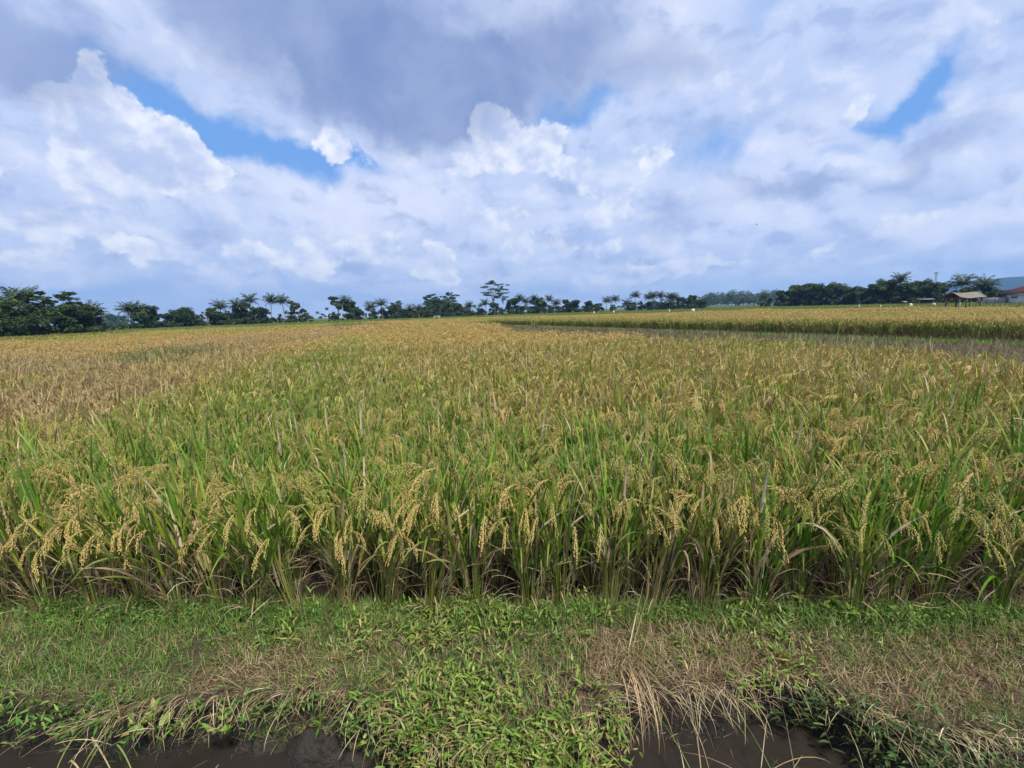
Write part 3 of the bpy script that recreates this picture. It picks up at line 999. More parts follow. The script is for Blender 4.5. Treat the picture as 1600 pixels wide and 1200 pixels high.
sq1 = [patch(r2, 1.0, 15, 1, 13, 13) for _ in range(4)]
sq4 = [patch(r2, 4.0, 15, 1, 5, 5, wide=2.4) for _ in range(3)]
sq8 = [patch(r2, 10.0, 4, 1, 5, 6, wide=6.0, H=.62) for _ in range(2)]
pts = []
nm = 0
for row in range(0, 46):
    off = 0.135 * (row % 2)
    half = int((1.35 * (2.4 + row * .245) + 3.0) / .262)
    for k in range(-half, half + 1):
        r1 = np.random.default_rng(1000 + row * 97 + k + 50 if abs(k) < 27 else 90000 + row * 977 + k)
        x = k * 0.262 + off + r1.normal(0, .028)
        y = float(front_row(x)) + row * 0.245 + r1.normal(0, .028)
        if (round(x, 3), round(y, 3)) in taken or inside(x, y, STUBBLE):
            continue
        s = r1.uniform(.92, 1.1)
        pts.append((x, y, -.07, (r1.normal(.02, .06), r1.normal(0, .06), r1.uniform(0, 6.28)), (s, s, s * r1.uniform(.93, 1.07)), float(ripeness(x, y)) + r1.normal(0, .12), int(r1.integers(0, 7))))
y0_last = 2.44 + 46 * .245 - .12


def crop_squares(y0, y1, step, first, nvar, seed, size_jit=.06):
    r = np.random.default_rng(seed)
    for yy in np.arange(y0 + step / 2, y1, step):
        lim = 1.30 * yy + 8
        for xx in np.arange(-lim, lim, step):
            x, y = xx + r.normal(0, .02), yy - .055 * max(-60, min(60, xx)) * (1 if yy < 16 else 0)
            if inside(x, y, STUBBLE) or inside(x, y, GREEN_FAR) or inside(x, y, YOUNG_PLOT):
                continue
            if step > 1 and inside(x + step * .4, y - step * .4, STUBBLE) or inside(x + step * .45, y, STUBBLE) or inside(x - step * .45, y, STUBBLE):
                continue
            s = 1 + r.normal(0, size_jit)
            pts.append((x, y, -.07, (0, 0, int(r.integers(0, 4)) * PI / 2), (1, 1, s), float(ripeness(x, y)) + r.normal(0, .10), first + int(r.integers(0, nvar))))


crop_squares(y0_last, 34, 1.0, 7, 4, 31)
crop_squares(34, 74, 4.0, 11, 3, 32)
crop_squares(74, 136, 10.0, 14, 2, 33)
# a clean edge of single hills along the far side of the stubble
L0, L1 = np.array([-1.2, 60.5]), np.array([19.5, 15.4])
for s in np.arange(0, 1, 1 / 210.):
    for q in range(4):
        r1 = np.random.default_rng(int(s * 1e5) + q)
        u = L0 + (np.array([10.1, 35.7]) - L0) * s / .55 if s < .55 else np.array([10.1, 35.7]) + (L1 - np.array([10.1, 35.7])) * (s - .55) / .45
        x, y = u[0] + q * .3 + r1.normal(0, .05), u[1] + q * .18 + r1.normal(0, .05)
        sc_ = r1.uniform(.95, 1.15)
        pts.append((x, y, -.07, (r1.normal(0, .06), r1.normal(0, .06), r1.uniform(0, 6.28)), (sc_, sc_, sc_), .35 + .25 * q + r1.normal(0, .12), int(r1.integers(0, 7))))
scatter("rice_field", M_RICE, mid + sq1 + sq4 + sq8, pts)
print("rice things", len(spots), "panicles", n_pan, "scatter", len(pts), "tri", sum(len(g.arrays()[1]) for g in mid + sq1 + sq4 + sq8))
# ------------------------------------------------------------------ what grows on the bank
r3 = np.random.default_rng(5)
WGREEN = np.array([(0.10, 0.24, 0.035), (0.14, 0.28, 0.042), (0.08, 0.19, 0.036), (0.20, 0.30, 0.06)])
WOLIVE = np.array([(0.18, 0.23, 0.07), (0.22, 0.23, 0.085), (0.15, 0.19, 0.055)])
WSTRAW = np.array([(0.42, 0.33, 0.18), (0.48, 0.39, 0.23), (0.34, 0.25, 0.14), (0.54, 0.46, 0.30), (0.28, 0.19, 0.11), (0.31, 0.28, 0.12)])
WLIME = np.array([(0.20, 0.35, 0.05), (0.27, 0.40, 0.07), (0.15, 0.28, 0.045), (0.36, 0.40, 0.12), (0.16, 0.30, 0.05), (0.22, 0.34, 0.06), (0.42, 0.34, 0.13)])


def spotmap(x, y, lst):
    s = np.zeros(np.shape(x))
    for px, py, rx, ry, w in lst:
        c = at(px, py, 0.0)
        kx = c[1] / math.cos(PITCH) * 1.15 / F
        a = abs(at(px, py + 20, 0)[1] - c[1]) / 20
        s = s + w * np.exp(-((x - c[0]) / (rx * kx)) ** 2 - ((y - c[1]) / (ry * a)) ** 2)
    return s


GREEN_AT = [(100, 960, 260, 45, 1.0), (330, 965, 200, 30, 1.1), (480, 975, 120, 20, .9), (700, 960, 90, 30, 1.4), (880, 965, 160, 25, .9), (1150, 960, 150, 22, .7), (1300, 960, 140, 40, 1.3), (1500, 965, 200, 50, 1.5),
            (60, 1060, 160, 60, .7), (250, 1030, 120, 30, .6), (700, 1080, 150, 120, .8), (860, 1000, 60, 30, .5), (1330, 1040, 90, 20, .5), (1180, 1020, 70, 16, .4), (930, 1010, 60, 40, .4)]
STRAW_AT = [(600, 985, 70, 40, 1.2), (560, 1040, 90, 40, .9), (450, 1060, 130, 30, .7), (300, 1070, 120, 26, .6), (1060, 1000, 150, 40, 1.3), (1080, 1060, 170, 50, 1.2), (970, 1030, 60, 60, .6), (1400, 1010, 200, 30, 1.1), (1480, 1070, 220, 50, 1.3), (1300, 1080, 120, 40, .7),
            (900, 1010, 80, 30, .5), (200, 1010, 160, 20, .35), (760, 1080, 140, 90, .7)]


def bank_points(n, x0=-4.6, x1=4.6):
    x = r3.uniform(x0, x1, n)
    e = bank_edge(x)
    f = front_row(x) + 0.05
    y = e - 0.07 + (f - e + 0.07) * r3.random(n)
    return x, y


def lay(g, x, y, L, W, th, curl, S, col, az=None, z=None, tw=.8, fold=0, tip=None, pw=1.3):
    n = len(x)
    if az is None: az = r3.uniform(0, 2 * PI, n)
    if z is None: z = ground_z(x, y) - .008
    return blades(g, np.column_stack([x, y, z]), az, th, curl, L, W, S, col, None, fold, r3.normal(0, tw, n), pw, .6, tip)


# green grass
g = Geo()
x, y = bank_points(95000)
gm, sm = spotmap(x, y, GREEN_AT), spotmap(x, y, STRAW_AT)
pa = .20 + .72 * gm - 0.22 * sm + .5 * (fbm(x * 13, y * 13, 92) - .5) + 0.9 * (fbm(x * 5, y * 5, 91) - .42) * 2
k = r3.random(len(x)) < np.clip(pa + .05, 0.06, 1)
x, y, pa = x[k], y[k], pa[k]
n = len(x)
hi = np.clip((y - front_row(x) + .28) / .25, 0, 1)
col = np.where((r3.random(n) < .7)[:, None], pick(r3, WGREEN, n), pick(r3, WOLIVE, n)) * .82
lay(g, x, y, r3.uniform(.035, .085, n) * (1 + .7 * hi), r3.uniform(.0028, .0055, n), np.abs(r3.normal(.6, .4, n)), r3.normal(.7, .6, n), 3, col)
tag(g.obj("bank_grass", M_WEED), kind="stuff")

# dead matted grass
g = Geo()
x, y = bank_points(64000)
sm, gm = spotmap(x, y, STRAW_AT), spotmap(x, y, GREEN_AT)
pa = .38 + .45 * sm - .32 * gm + .6 * (fbm(x * 15, y * 15, 96) - .5) + 1.6 * (fbm(x * 6, y * 6, 95) - .5)
k = r3.random(len(x)) < np.clip(pa, 0.05, 1)
x, y = x[k], y[k]
n = len(x)
lay(g, x, y, r3.uniform(.025, .095, n), r3.uniform(.0020, .0042, n), np.abs(r3.normal(1.0, .35, n)), r3.normal(.5, .6, n), 3, pick(r3, WSTRAW, n) * np.array([.74, .70, .68]), z=ground_z(x, y) + .012 * r3.random(n))
# thatch hanging over the cut edge
n = 2500
x = r3.uniform(-3.6, 3.6, n)
y = bank_edge(x) - .02 + r3.normal(0, .035, n)
k = r3.random(n) < np.clip(.25 + .9 * spotmap(x, y + .1, STRAW_AT) + (fbm(x * 4, 0.7, 99) - .4) * 1.2, .05, 1)
x, y = x[k], y[k]; n = len(x)
lay(g, x, y, r3.uniform(.05, .19, n), r3.uniform(.0022, .0045, n), r3.normal(1.1, .35, n), r3.uniform(.6, 1.7, n), 4, pick(r3, WSTRAW, n), az=r3.normal(-PI / 2, .7, n), z=np.maximum(ground_z(x, y + .06), -.06))
# scraps of straw afloat on the ditch
n = 90
x = r3.uniform(-2.6, 2.2, n); y = bank_edge(x) - r3.uniform(.08, .45, n)
lay(g, x, y, r3.uniform(.02, .09, n), r3.uniform(.003, .006, n), r3.normal(1.57, .03, n), r3.normal(0, .05, n), 3, pick(r3, WSTRAW, n) * .6, z=np.full(n, -.240))
tag(g.obj("dead_grass", M_WEED), kind="stuff")


def leafy(g, x, y, z, az, th, L, nl, ls, lw, tab, curl=.5, stemcol=(.14, .12, .05), droop=.6):
    """trailing stems with pairs of pointed leaves"""
    n = len(x)
    S = 4
    P, tt = blades(g, np.column_stack([x, y, z]), az, th, np.full(n, curl) + r3.normal(0, .3, n), L, np.full(n, .003), S, np.asarray(stemcol) * (1 + .2 * r3.standard_normal((n, 1))), None, 0, r3.normal(0, 1, n), 1.3, 1)
    I = np.repeat(np.arange(n), nl); K = np.tile(np.arange(nl), n)
    m = len(I)
    seg = np.clip((K + .6 + .4 * r3.random(m)) / nl * S, 0, S - .01); i0 = seg.astype(int)
    B = P[I, i0] + (P[I, i0 + 1] - P[I, i0]) * (seg - i0)[:, None]
    a = az[I] + np.where(K % 2, 1, -1) * r3.normal(1.1, .45, m)
    blades(g, B, a, r3.normal(.95, .35, m), r3.normal(droop, .35, m), ls * r3.uniform(.6, 1.2, m), lw * r3.uniform(.75, 1.2, m), 4, pick(r3, tab, m, .18), None, .25, r3.normal(0, .5, m), 1.2, .35)


# the lime-green creeper that spills over the bank in the middle, and looser patches of it
g = Geo()
CREEP = [(700, 1060, 110, 90, 1.3), (800, 1120, 120, 60, 1.3), (640, 1110, 60, 60, 1.2), (900, 1070, 60, 60, .7), (740, 980, 90, 40, .8), (860, 980, 80, 26, .5), (680, 945, 40, 18, 1.3), (1180, 1010, 40, 18, .3)]
x, y = bank_points(7600, -1.6, 1.4)
k = r3.random(len(x)) < np.clip(spotmap(x, y, CREEP) * .24 + 1.2 * (fbm(x * 6, y * 6, 57) - .56), 0, .5)
x, y = x[k], y[k]; n = len(x)
over = y < bank_edge(x) + .10
az = np.where(over, r3.normal(-PI / 2, .8, n), r3.uniform(0, 2 * PI, n))
leafy(g, x, y, ground_z(x, np.maximum(y, bank_edge(x) + .03)), az, np.where(over, r3.normal(.9, .3, n), np.abs(r3.normal(.5, .3, n))), r3.uniform(.06, .15, n), 5, .046, .0125, WLIME * .72, .6)
n = 430                                         # down the face of the mound to the water
x = r3.normal(-.02, .26, n).clip(-.62, .42)
y = bank_edge(x) - r3.uniform(-.02, .10, n)
z = -r3.uniform(.0, .24, n)
leafy(g, x, y, z, r3.normal(-PI / 2, .7, n), r3.normal(.9, .3, n), r3.uniform(.07, .16, n), 5, .045, .012, WLIME * .75, .4)
# small clover-like leaves at the foot of the rice
n = 1500
x = r3.uniform(-3.6, 3.6, n); y = front_row(x) - np.abs(r3.normal(0, .12, n)) - .02
k = r3.random(n) < np.clip(spotmap(x, y, GREEN_AT) * .55 + 1.2 * (fbm(x * 4, y * 4, 58) - .5), .05, 1)
x, y = x[k], y[k]; n = len(x)
leafy(g, x, y, ground_z(x, y), r3.uniform(0, 6.28, n), np.abs(r3.normal(.3, .25, n)), r3.uniform(.04, .10, n), 5, .024, .012, WGREEN * .85, .5)
tag(g.obj("creeping_weeds", M_WEED), kind="stuff")

# leafy trailing stems on the shaded right-hand notch and along the left edge
g = Geo()
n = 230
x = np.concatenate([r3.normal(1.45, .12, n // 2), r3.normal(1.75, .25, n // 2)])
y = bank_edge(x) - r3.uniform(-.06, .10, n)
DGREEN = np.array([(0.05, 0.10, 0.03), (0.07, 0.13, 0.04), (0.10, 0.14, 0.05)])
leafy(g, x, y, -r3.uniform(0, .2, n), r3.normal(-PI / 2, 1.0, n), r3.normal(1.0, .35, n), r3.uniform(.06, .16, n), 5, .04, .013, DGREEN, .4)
n = 240
x = r3.uniform(-3.2, -.6, n)
y = bank_edge(x) - r3.uniform(-.06, .07, n)
leafy(g, x, y, -r3.uniform(0, .10, n), r3.normal(-PI / 2, 1.0, n), r3.normal(1.0, .4, n), r3.uniform(.06, .15, n), 4, .042, .013, WGREEN * .8, .7)
tag(g.obj("trailing_weeds", M_WEED), kind="stuff")


# ------------------------------------------------------------------ single plants and stalks on the bank
def tuft(name, label, cat, pxy, build, z=None, group=None, mat=None):
    p = at(*pxy, 0.0)
    zz = float(ground_z(p[0], p[1])) if z is None else z
    g = Geo()
    build(g)
    o = g.obj(name, mat or M_WEED, loc=(p[0], p[1], zz))
    tag(o, label, cat, group)
    return o


def broadleaf(seed, h, n, size):
    def f(g):
        r = np.random.default_rng(seed)
        az = r.uniform(0, 2 * PI, n)
        z0 = np.zeros(n)
        P, th = blades(g, np.column_stack([.02 * np.cos(az), .02 * np.sin(az), z0 - .01]), az, np.abs(r.normal(.25, .2, n)), r.normal(.4, .3, n), h * r.uniform(.5, 1, n), np.full(n, .004), 4, (.10, .16, .04), None, 0, r.normal(0, 1, n), 1.3, 1)
        for k in range(n):
            m = 5
            i = r.integers(2, 5, m)
            a = az[k] + r.normal(0, 1.3, m)
            blades(g, P[k, i], a, r.normal(1.0, .3, m), r.normal(.5, .3, m), size * r.uniform(.6, 1.1, m), size * .62 * r.uniform(.8, 1.1, m), 5, pick(r, WLIME * .8, m, .12), None, .18, r.normal(0, .4, m), 1.2, .45)
    return f


tuft("broadleaf_weed", "tall bright green broad-leaved weed among the rice feet, right of centre", "weed", (1268, 950), broadleaf(1, .17, 7, .055))
tuft("broadleaf_weed", "low broad-leaved green weed just right of the tall one, at the rice edge", "weed", (1318, 962), broadleaf(2, .10, 6, .045))
tuft("broadleaf_weed", "bushy green small-leaved weed at the rice edge, left of centre", "weed", (672, 955), broadleaf(3, .13, 10, .034))
tuft("broadleaf_weed", "green weed in the dark gap between rice plants near the middle", "weed", (925, 930), broadleaf(4, .15, 6, .034))
tuft("broadleaf_weed", "green weed climbing at the far left foot of the rice", "weed", (130, 925), broadleaf(5, .14, 8, .034))


def stalks(seed, n, L, W, az, azs, th, ths, curl, tab, S=7, spread=.03):
    def f(g):
        r = np.random.default_rng(seed)
        a = r.normal(az, azs, n)
        b = r.normal(0, spread, (n, 2))
        blades(g, np.column_stack([b, np.zeros(n)]), a, r.normal(th, ths, n), r.normal(curl, .35, n), L * r.uniform(.6, 1.1, n), W * r.uniform(.7, 1.2, n), S, pick(r, tab, n), None, .2, r.normal(0, .8, n), 1.4, .9)
    return f


tuft("dry_stalk_tuft", "tuft of bleached dry stalks hanging over the bank edge to the water", "dry grass", (985, 1045), stalks(11, 16, .42, .006, -PI / 2 + .05, .28, .9, .3, 1.9, STRAW, 8), z=.02)
tuft("dry_stalk", "long pale dry stalk leaning up to the right across the bank", "dry stalk", (985, 1020), stalks(12, 3, .42, .006, .95, .12, .95, .1, .25, STRAW, 7, .012))
tuft("dry_stalk", "thin straw stalk fallen from the rice toward the right-hand bank", "dry stalk", (1068, 925), stalks(13, 2, .55, .006, -.35, .12, 1.25, .08, .5, STRAW, 7, .012))
tuft("dry_stalk", "bent straw leaf lying on the grass below the small-leaved weed", "dry stalk", (705, 945), stalks(14, 2, .22, .007, -1.9, .2, .9, .1, .9, STRAW, 7, .01))
GB = np.array([(0.13, 0.24, 0.06), (0.17, 0.28, 0.09)])
tuft("ditch_grass", "broad pale green grass blade rising from the ditch, right of the straw tuft", "grass tuft", (1165, 1196), stalks(15, 1, .34, .012, .35, .02, .50, .02, .25, GB, 8, 0), z=-.24)
tuft("ditch_grass", "loose green and yellow grass stems rising from the dark ditch", "grass tuft", (1100, 1190), stalks(16, 9, .40, .005, .6, 1.4, .40, .2, .7, np.concatenate([GB, WSTRAW[:2]]), 8, .05), z=-.24)
tuft("ditch_grass", "sparse yellowing grass stems leaning from the far right of the ditch", "grass tuft", (1235, 1170), stalks(17, 6, .40, .004, 1.6, 1.2, .55, .25, .8, np.concatenate([WSTRAW, GB]), 8, .04), z=-.24)
tuft("ditch_grass", "coarse green and straw grass blades leaning over the water at lower left", "grass tuft", (190, 1110), stalks(18, 30, .30, .006, -PI / 2, .9, 1.0, .35, .9, np.concatenate([WOLIVE, WSTRAW[:2], WOLIVE]), 7, .09), z=-.03)
tuft("ditch_grass", "thin straw stems standing in the water at the bottom left corner", "grass tuft", (40, 1190), stalks(19, 6, .28, .004, -1.2, 1.5, .5, .3, .9, WSTRAW, 7, .07), z=-.24)
tuft("hanging_weed", "pale green weed with oval leaves hanging over the ditch, lower left", "weed", (238, 1120), broadleaf(6, .13, 6, .045), z=-.08)
tuft("hanging_weed", "small leafy weed hanging over the ditch beside the mud lump", "weed", (345, 1120), broadleaf(7, .12, 6, .038), z=-.08)
tuft("hanging_weed", "single leafy sprig dangling in front of the mud lump", "weed", (545, 1135), broadleaf(8, .14, 3, .028), z=-.12)

# ------------------------------------------------------------------ the cut plot: stubble and a green strip under the standing rice
g = Geo()
hx, hy = np.meshgrid(np.arange(-2, 24, .26), np.arange(5.5, 60, .26))
hx, hy = hx.ravel(), hy.ravel()
k = inside(hx, hy, STUBBLE) & (r3.random(len(hx)) < .86)
hx, hy = hx[k], hy[k]
hw_ = r3.uniform(.5, 1.4, len(hx))
I = np.repeat(np.arange(len(hx)), 11)
x, y = hx[I] + r3.normal(0, .045, len(I)), hy[I] + r3.normal(0, .045, len(I))
n = len(x)
wide = np.clip(y / 11, 1, 4)
SB = np.array([(0.17, 0.13, 0.08), (0.22, 0.175, 0.115), (0.12, 0.09, 0.06), (0.17, 0.16, 0.075)])
lay(g, x, y, r3.uniform(.12, .34, n) * hw_[I], r3.uniform(.006, .012, n) * np.minimum(wide, 2.5), np.abs(r3.normal(.45, .4, n)), r3.normal(.3, .5, n), 2, pick(r3, SB, len(hx), .3)[I] * r3.uniform(.75, 1.15, (n, 1)), z=ground_z(x, y))
k = r3.random(n) < np.clip(.05 + .8 * (fbm(x * .5, y * .4, 64) - .52), 0, .5)
x, y, wide = x[k], y[k], wide[k]; n = len(x)
lay(g, x, y, r3.uniform(.12, .30, n), r3.uniform(.008, .014, n) * wide, np.abs(r3.normal(.4, .3, n)), r3.normal(.5, .5, n), 2, pick(r3, WGREEN, n), z=ground_z(x, y))
tag(g.obj("rice_stubble", M_WEED), kind="stuff")
g = Geo()
n = 26000
s = r3.random(n)
Bm = np.where((s < .55)[:, None], np.array([-1.2, 60.5]) + (np.array([10.1, 35.7]) - np.array([-1.2, 60.5])) * (s / .55)[:, None], np.array([10.1, 35.7]) + (np.array([19.5, 15.4]) - np.array([10.1, 35.7])) * ((s - .55) / .45)[:, None])
d = r3.uniform(-1.5, .1, n)
x, y = Bm[:, 0] + d * .85, Bm[:, 1] + d * .5
lay(g, x, y, r3.uniform(.10, .26, n), r3.uniform(.012, .03, n) * np.clip(y / 18, .8, 3), np.abs(r3.normal(.5, .3, n)), r3.normal(.5, .5, n), 2, pick(r3, WGREEN, n), z=ground_z(x, y))
tag(g.obj("field_border_grass", M_WEED), kind="stuff")

# weeds standing out of the crop
def weed_clump(seed, n, L, W, tab, sp):
    return stalks(seed, n, L, W, 0, 3, .25, .2, .5, tab, 5, sp)


DW = np.array([(0.055, 0.11, 0.03), (0.08, 0.14, 0.04), (0.10, 0.15, 0.05)])
for i, (px, py, n, L, sp, lab) in enumerate(((272, 556, 420, .50, .32, "dark green weed clump standing above the brown crop on the left"), (345, 545, 260, .45, .40, "long green weed patch behind the clump in the brown crop"),
                                             (425, 536, 260, .42, .5, "farther green weed strip along the left crop's edge"), (207, 566, 120, .45, .15, "small green weed tuft left of the big weed clump"))):
    p = at(px, py, .72)
    g = Geo()
    weed_clump(30 + i, n, L, .014, DW, sp * (1 + .08 * p[1]))(g)
    o = g.obj("weed_clump", M_WEED, loc=(p[0], p[1], .60))
    tag(o, lab, "weed")
for i, (px, py, ptop, lab) in enumerate(((1303, 556, 498, "tall pale grass stalk standing at the edge of the cut plot"), (1322, 560, 520, "shorter pale grass stalk beside the tall one by the cut plot"), (1046, 527, 500, "thin pale grass stalk leaning left of the cut plot's middle"), (1258, 545, 508, "slim grass stalk left of the tall pale one by the cut plot"))):
    p = at(px, py, .5)
    h = height_at(px, ptop, math.hypot(p[0], p[1])) - .3
    g = Geo()
    stalks(50 + i, 5, h, .011, 1.2, 1.5, .08, .05, .25, np.array([(.34, .33, .14), (.26, .28, .10), (.40, .36, .2)]), 7, .03)(g)
    o = g.obj("grass_stalk", M_WEED, loc=(p[0], p[1], .25))
    tag(o, lab, "grass stalk")

# young green crop: the small bright plot and the far fields before the trees
r4 = np.random.default_rng(77)
yg = []
for k in range(3):
    gg = Geo()
    n = 900
    c = r4.uniform(-4, 4, (n, 2))
    blades(gg, np.column_stack([c, np.zeros(n)]), r4.uniform(0, 6.28, n), np.abs(r4.normal(.3, .2, n)), np.abs(r4.normal(.5, .4, n)), r4.uniform(.35, .6, n), r4.uniform(.10, .2, n), 2, pick(r4, np.array([(0.085, 0.16, 0.03), (0.12, 0.19, 0.035), (0.15, 0.20, 0.045)]), n), pick(r4, np.array([(0.24, 0.22, 0.05), (0.20, 0.20, 0.045)]), n), 0, r4.normal(0, .8, n))
    yg.append(gg)
gp_ = []
for yy in np.arange(54, 330, 8.0):
    for xx in np.arange(-1.25 * yy - 10, 1.25 * yy + 10, 8.0):
        if inside(xx, yy, GREEN_FAR) or inside(xx, yy, YOUNG_PLOT) or inside(xx + 4, yy, YOUNG_PLOT):
            rp = .9 * float(fbm(xx * .01, yy * .03, 7)) - .25 + (.9 if xx < -40 and yy < 90 else 0)
            yp = inside(xx, yy, YOUNG_PLOT) or inside(xx + 4, yy, YOUNG_PLOT)
            if yp: rp = 0
            gp_.append((xx, yy, -.06, (0, 0, int(r4.integers(0, 4)) * PI / 2), (1, 1, 1.6 if yp else 1), max(0, rp), int(r4.integers(0, 3))))
scatter("young_rice_field", M_RICE, yg, gp_)
print("young", len(gp_))
# ------------------------------------------------------------------ trees
r5 = np.random.default_rng(99)
LEAF_D = np.array([(0.036, 0.070, 0.026), (0.050, 0.086, 0.030), (0.066, 0.105, 0.036), (0.030, 0.056, 0.024)])
LEAF_L = np.array([(0.070, 0.105, 0.035), (0.085, 0.115, 0.040), (0.055, 0.085, 0.030)])
PALM_L = np.array([(0.045, 0.080, 0.026), (0.060, 0.095, 0.030), (0.075, 0.100, 0.036)])
BARKC = (0.10, 0.085, 0.070)


def leaf_cloud(g, r, C, R, n, size, col, flat=1.0):
    """n small leaf-spray faces scattered through a clump round C"""
    d = r.standard_normal((n, 3)); d /= np.linalg.norm(d, axis=1)[:, None]
    p = C + d * (R * r.random((n, 1)) ** 0.45) * np.array([1, 1, flat])
    az = r.uniform(0, 2 * PI, n); ti = r.normal(0, .7, n)
    u = np.stack([np.cos(az), np.sin(az), np.sin(ti) * .8], 1)
    w = np.cross(u, r.standard_normal((n, 3))); w /= np.linalg.norm(w, axis=1)[:, None] + 1e-9
    s = size * r.uniform(.6, 1.3, (n, 1))
    V = np.stack([p - u * s, p - w * s * .45, p + u * s, p + w * s * .45], 1).reshape(-1, 3)
    Q = np.arange(n * 4).reshape(n, 4)
    g.add(V, Q, None, np.repeat(col * (1 + .18 * r.standard_normal((n, 1))).clip(.5, 1.6), 4, 0))


def broadleaf_geo(r, H=10.0, W=9.5, base=.10, nclump=44, tab=LEAF_D, per=150, lobes=3, flat=.75, leaf=.36, top=.92):
    t, c = Geo(), Geo()
    h0 = H * base
    tube(t, [(0, 0, -.3), (.03 * H * r.normal(), .02 * H * r.normal(), h0), (.05 * H * r.normal() * .5, 0, H * .62)], [.022 * H, .016 * H, .006 * H], 7, BARKC)
    cent = [(r.normal(0, W * .20), r.normal(0, W * .20), H * r.uniform(.45, .80)) for _ in range(lobes)]
    for k in range(nclump):
        L = np.array(cent[k % lobes])
        d = r.standard_normal(3); d /= np.linalg.norm(d)
        d[2] = abs(d[2]) * (1 if r.random() < .72 else -1)
        p = L + d * np.array([W * .33, W * .33, H * .27]) * r.uniform(.45, 1.05)
        p[2] = np.clip(p[2], h0 * 1.05, H * top) if k % 4 else H * r.uniform(.12, .3)
        R = W * r.uniform(.09, .17)
        tube(t, [(0, 0, min(h0 * r.uniform(.9, 1.6), p[2])), (p[0] * .5, p[1] * .5, (h0 + p[2]) * .5 + .03 * H), p], [.008 * H, .005 * H, .002 * H], 4, BARKC, cap=False)
        leaf_cloud(c, r, p, R, per, leaf, pick(r, tab, 1, .2)[0], flat)
    return t, c


def umbrella_geo(r, H=16.0, W=11.0, layers=10, fork=.42, thick=.32):
    """tall slender tree with flat tiers of fine leaves and sky between them"""
    t, c = Geo(), Geo()
    f = np.array([.02 * H * r.normal(), .02 * H * r.normal(), H * fork])
    tube(t, [(0, 0, -.3), f * np.array([.5, .5, .5]), f], [.013 * H, .010 * H, .008 * H], 7, (.16, .14, .115))
    for k in range(layers):
        a = 2.4 * k + r.normal(0, .3)
        z = H * (fork + .1 + (1 - fork - .1) * (k + .5) / layers)
        rad = W * .5 * r.uniform(.25, .95) * (1 if k < layers - 2 else .55)
        p = np.array([rad * math.cos(a), rad * math.sin(a), z])
        q = f + (p - f) * .55 + np.array([0, 0, .05 * H])
        tube(t, [f * np.array([1, 1, .92]), q, p], [.006 * H, .004 * H, .002 * H], 5, (.15, .13, .11), cap=False)
        for j in range(5):
            o = p + np.array([r.normal(0, W * .13), r.normal(0, W * .13), r.normal(0, .012 * H)])
            tube(t, [p - np.array([0, 0, .02 * H]), o], [.002 * H, .001 * H], 4, (.15, .13, .11), cap=False)
            leaf_cloud(c, r, o, W * r.uniform(.09, .15), 70, .26, pick(r, LEAF_D, 1, .2)[0], thick)
    return t, c


def palm_geo(r, H=11.0, fr=4.0, nf=30, bend=.6):
    t, c = Geo(), Geo()
    a0 = r.uniform(0, 2 * PI)
    s = np.linspace(0, 1, 9)
    path = np.stack([bend * s ** 2 * math.cos(a0), bend * s ** 2 * math.sin(a0), -.3 + (H + .3) * s], 1)
    tube(t, path, .17 - .07 * s + .10 * np.exp(-s * 14), 7, (.17, .145, .115))
    top = path[-1]
    for k in range(nf):
        az = 2.399 * k + r.normal(0, .2)
        u = k / nf
        th0 = .08 + 1.35 * u + r.normal(0, .12)
        L = fr * r.uniform(.85, 1.1) * (.8 + .2 * math.sin(PI * min(1, u + .2)))
        A = np.array([az])
        P, th = blades(c, top[None], A, np.array([th0]), np.array([1.0 + .6 * u]), np.array([L]), np.array([.12]), 8, (.10, .11, .04), None, 0, None, 1.4, 1)
        P, th = P[0], th[0]
        n = 46
        f = np.repeat(np.linspace(.16, .99, n // 2), 2)
        sgn = np.tile([1, -1], n // 2)
        i0 = np.clip((f * 8).astype(int), 0, 7)
        B = P[i0] + (P[i0 + 1] - P[i0]) * (f * 8 - i0)[:, None]
        col = pick(r, PALM_L, 1, .2)[0] * (1 + .15 * r.standard_normal((n, 1)))
        if u > .86: col = np.broadcast_to(np.array([.16, .115, .06]), (n, 3)) * (1 + .2 * r.standard_normal((n, 1)))
        ll = L * .22 * np.sin(PI * np.clip(f * .85 + .12, 0, 1)) ** .7
        blades(c, B, az + sgn * r.normal(1.05, .15, n), r.normal(1.35, .2, n) + .15, r.normal(.9, .25, n), ll, np.full(n, .22), 3, col, None, 0, r.normal(0, .4, n), 1.2, .7)
    for k in range(6):                           # green nuts under the crown
        a = k * 1.05
        leaf_cloud(c, r, top + np.array([.22 * math.cos(a), .22 * math.sin(a), -.25]), .12, 8, .10, np.array([.10, .12, .04]))
    return t, c


def bush_geo(r, H=2.2, W=3.0, tab=LEAF_D):
    t, c = Geo(), Geo()
    for k in range(10):
        a = r.uniform(0, 2 * PI); rad = W * .5 * r.random() ** .6
        p = np.array([rad * math.cos(a), rad * math.sin(a), H * r.uniform(.35, .85)])
        tube(t, [(0, 0, -.1), p * .5, p], [.04, .03, .012], 4, BARKC, cap=False)
        leaf_cloud(c, r, p, W * r.uniform(.13, .22), 90, .17, pick(r, tab, 1, .2)[0], .8)
    return t, c


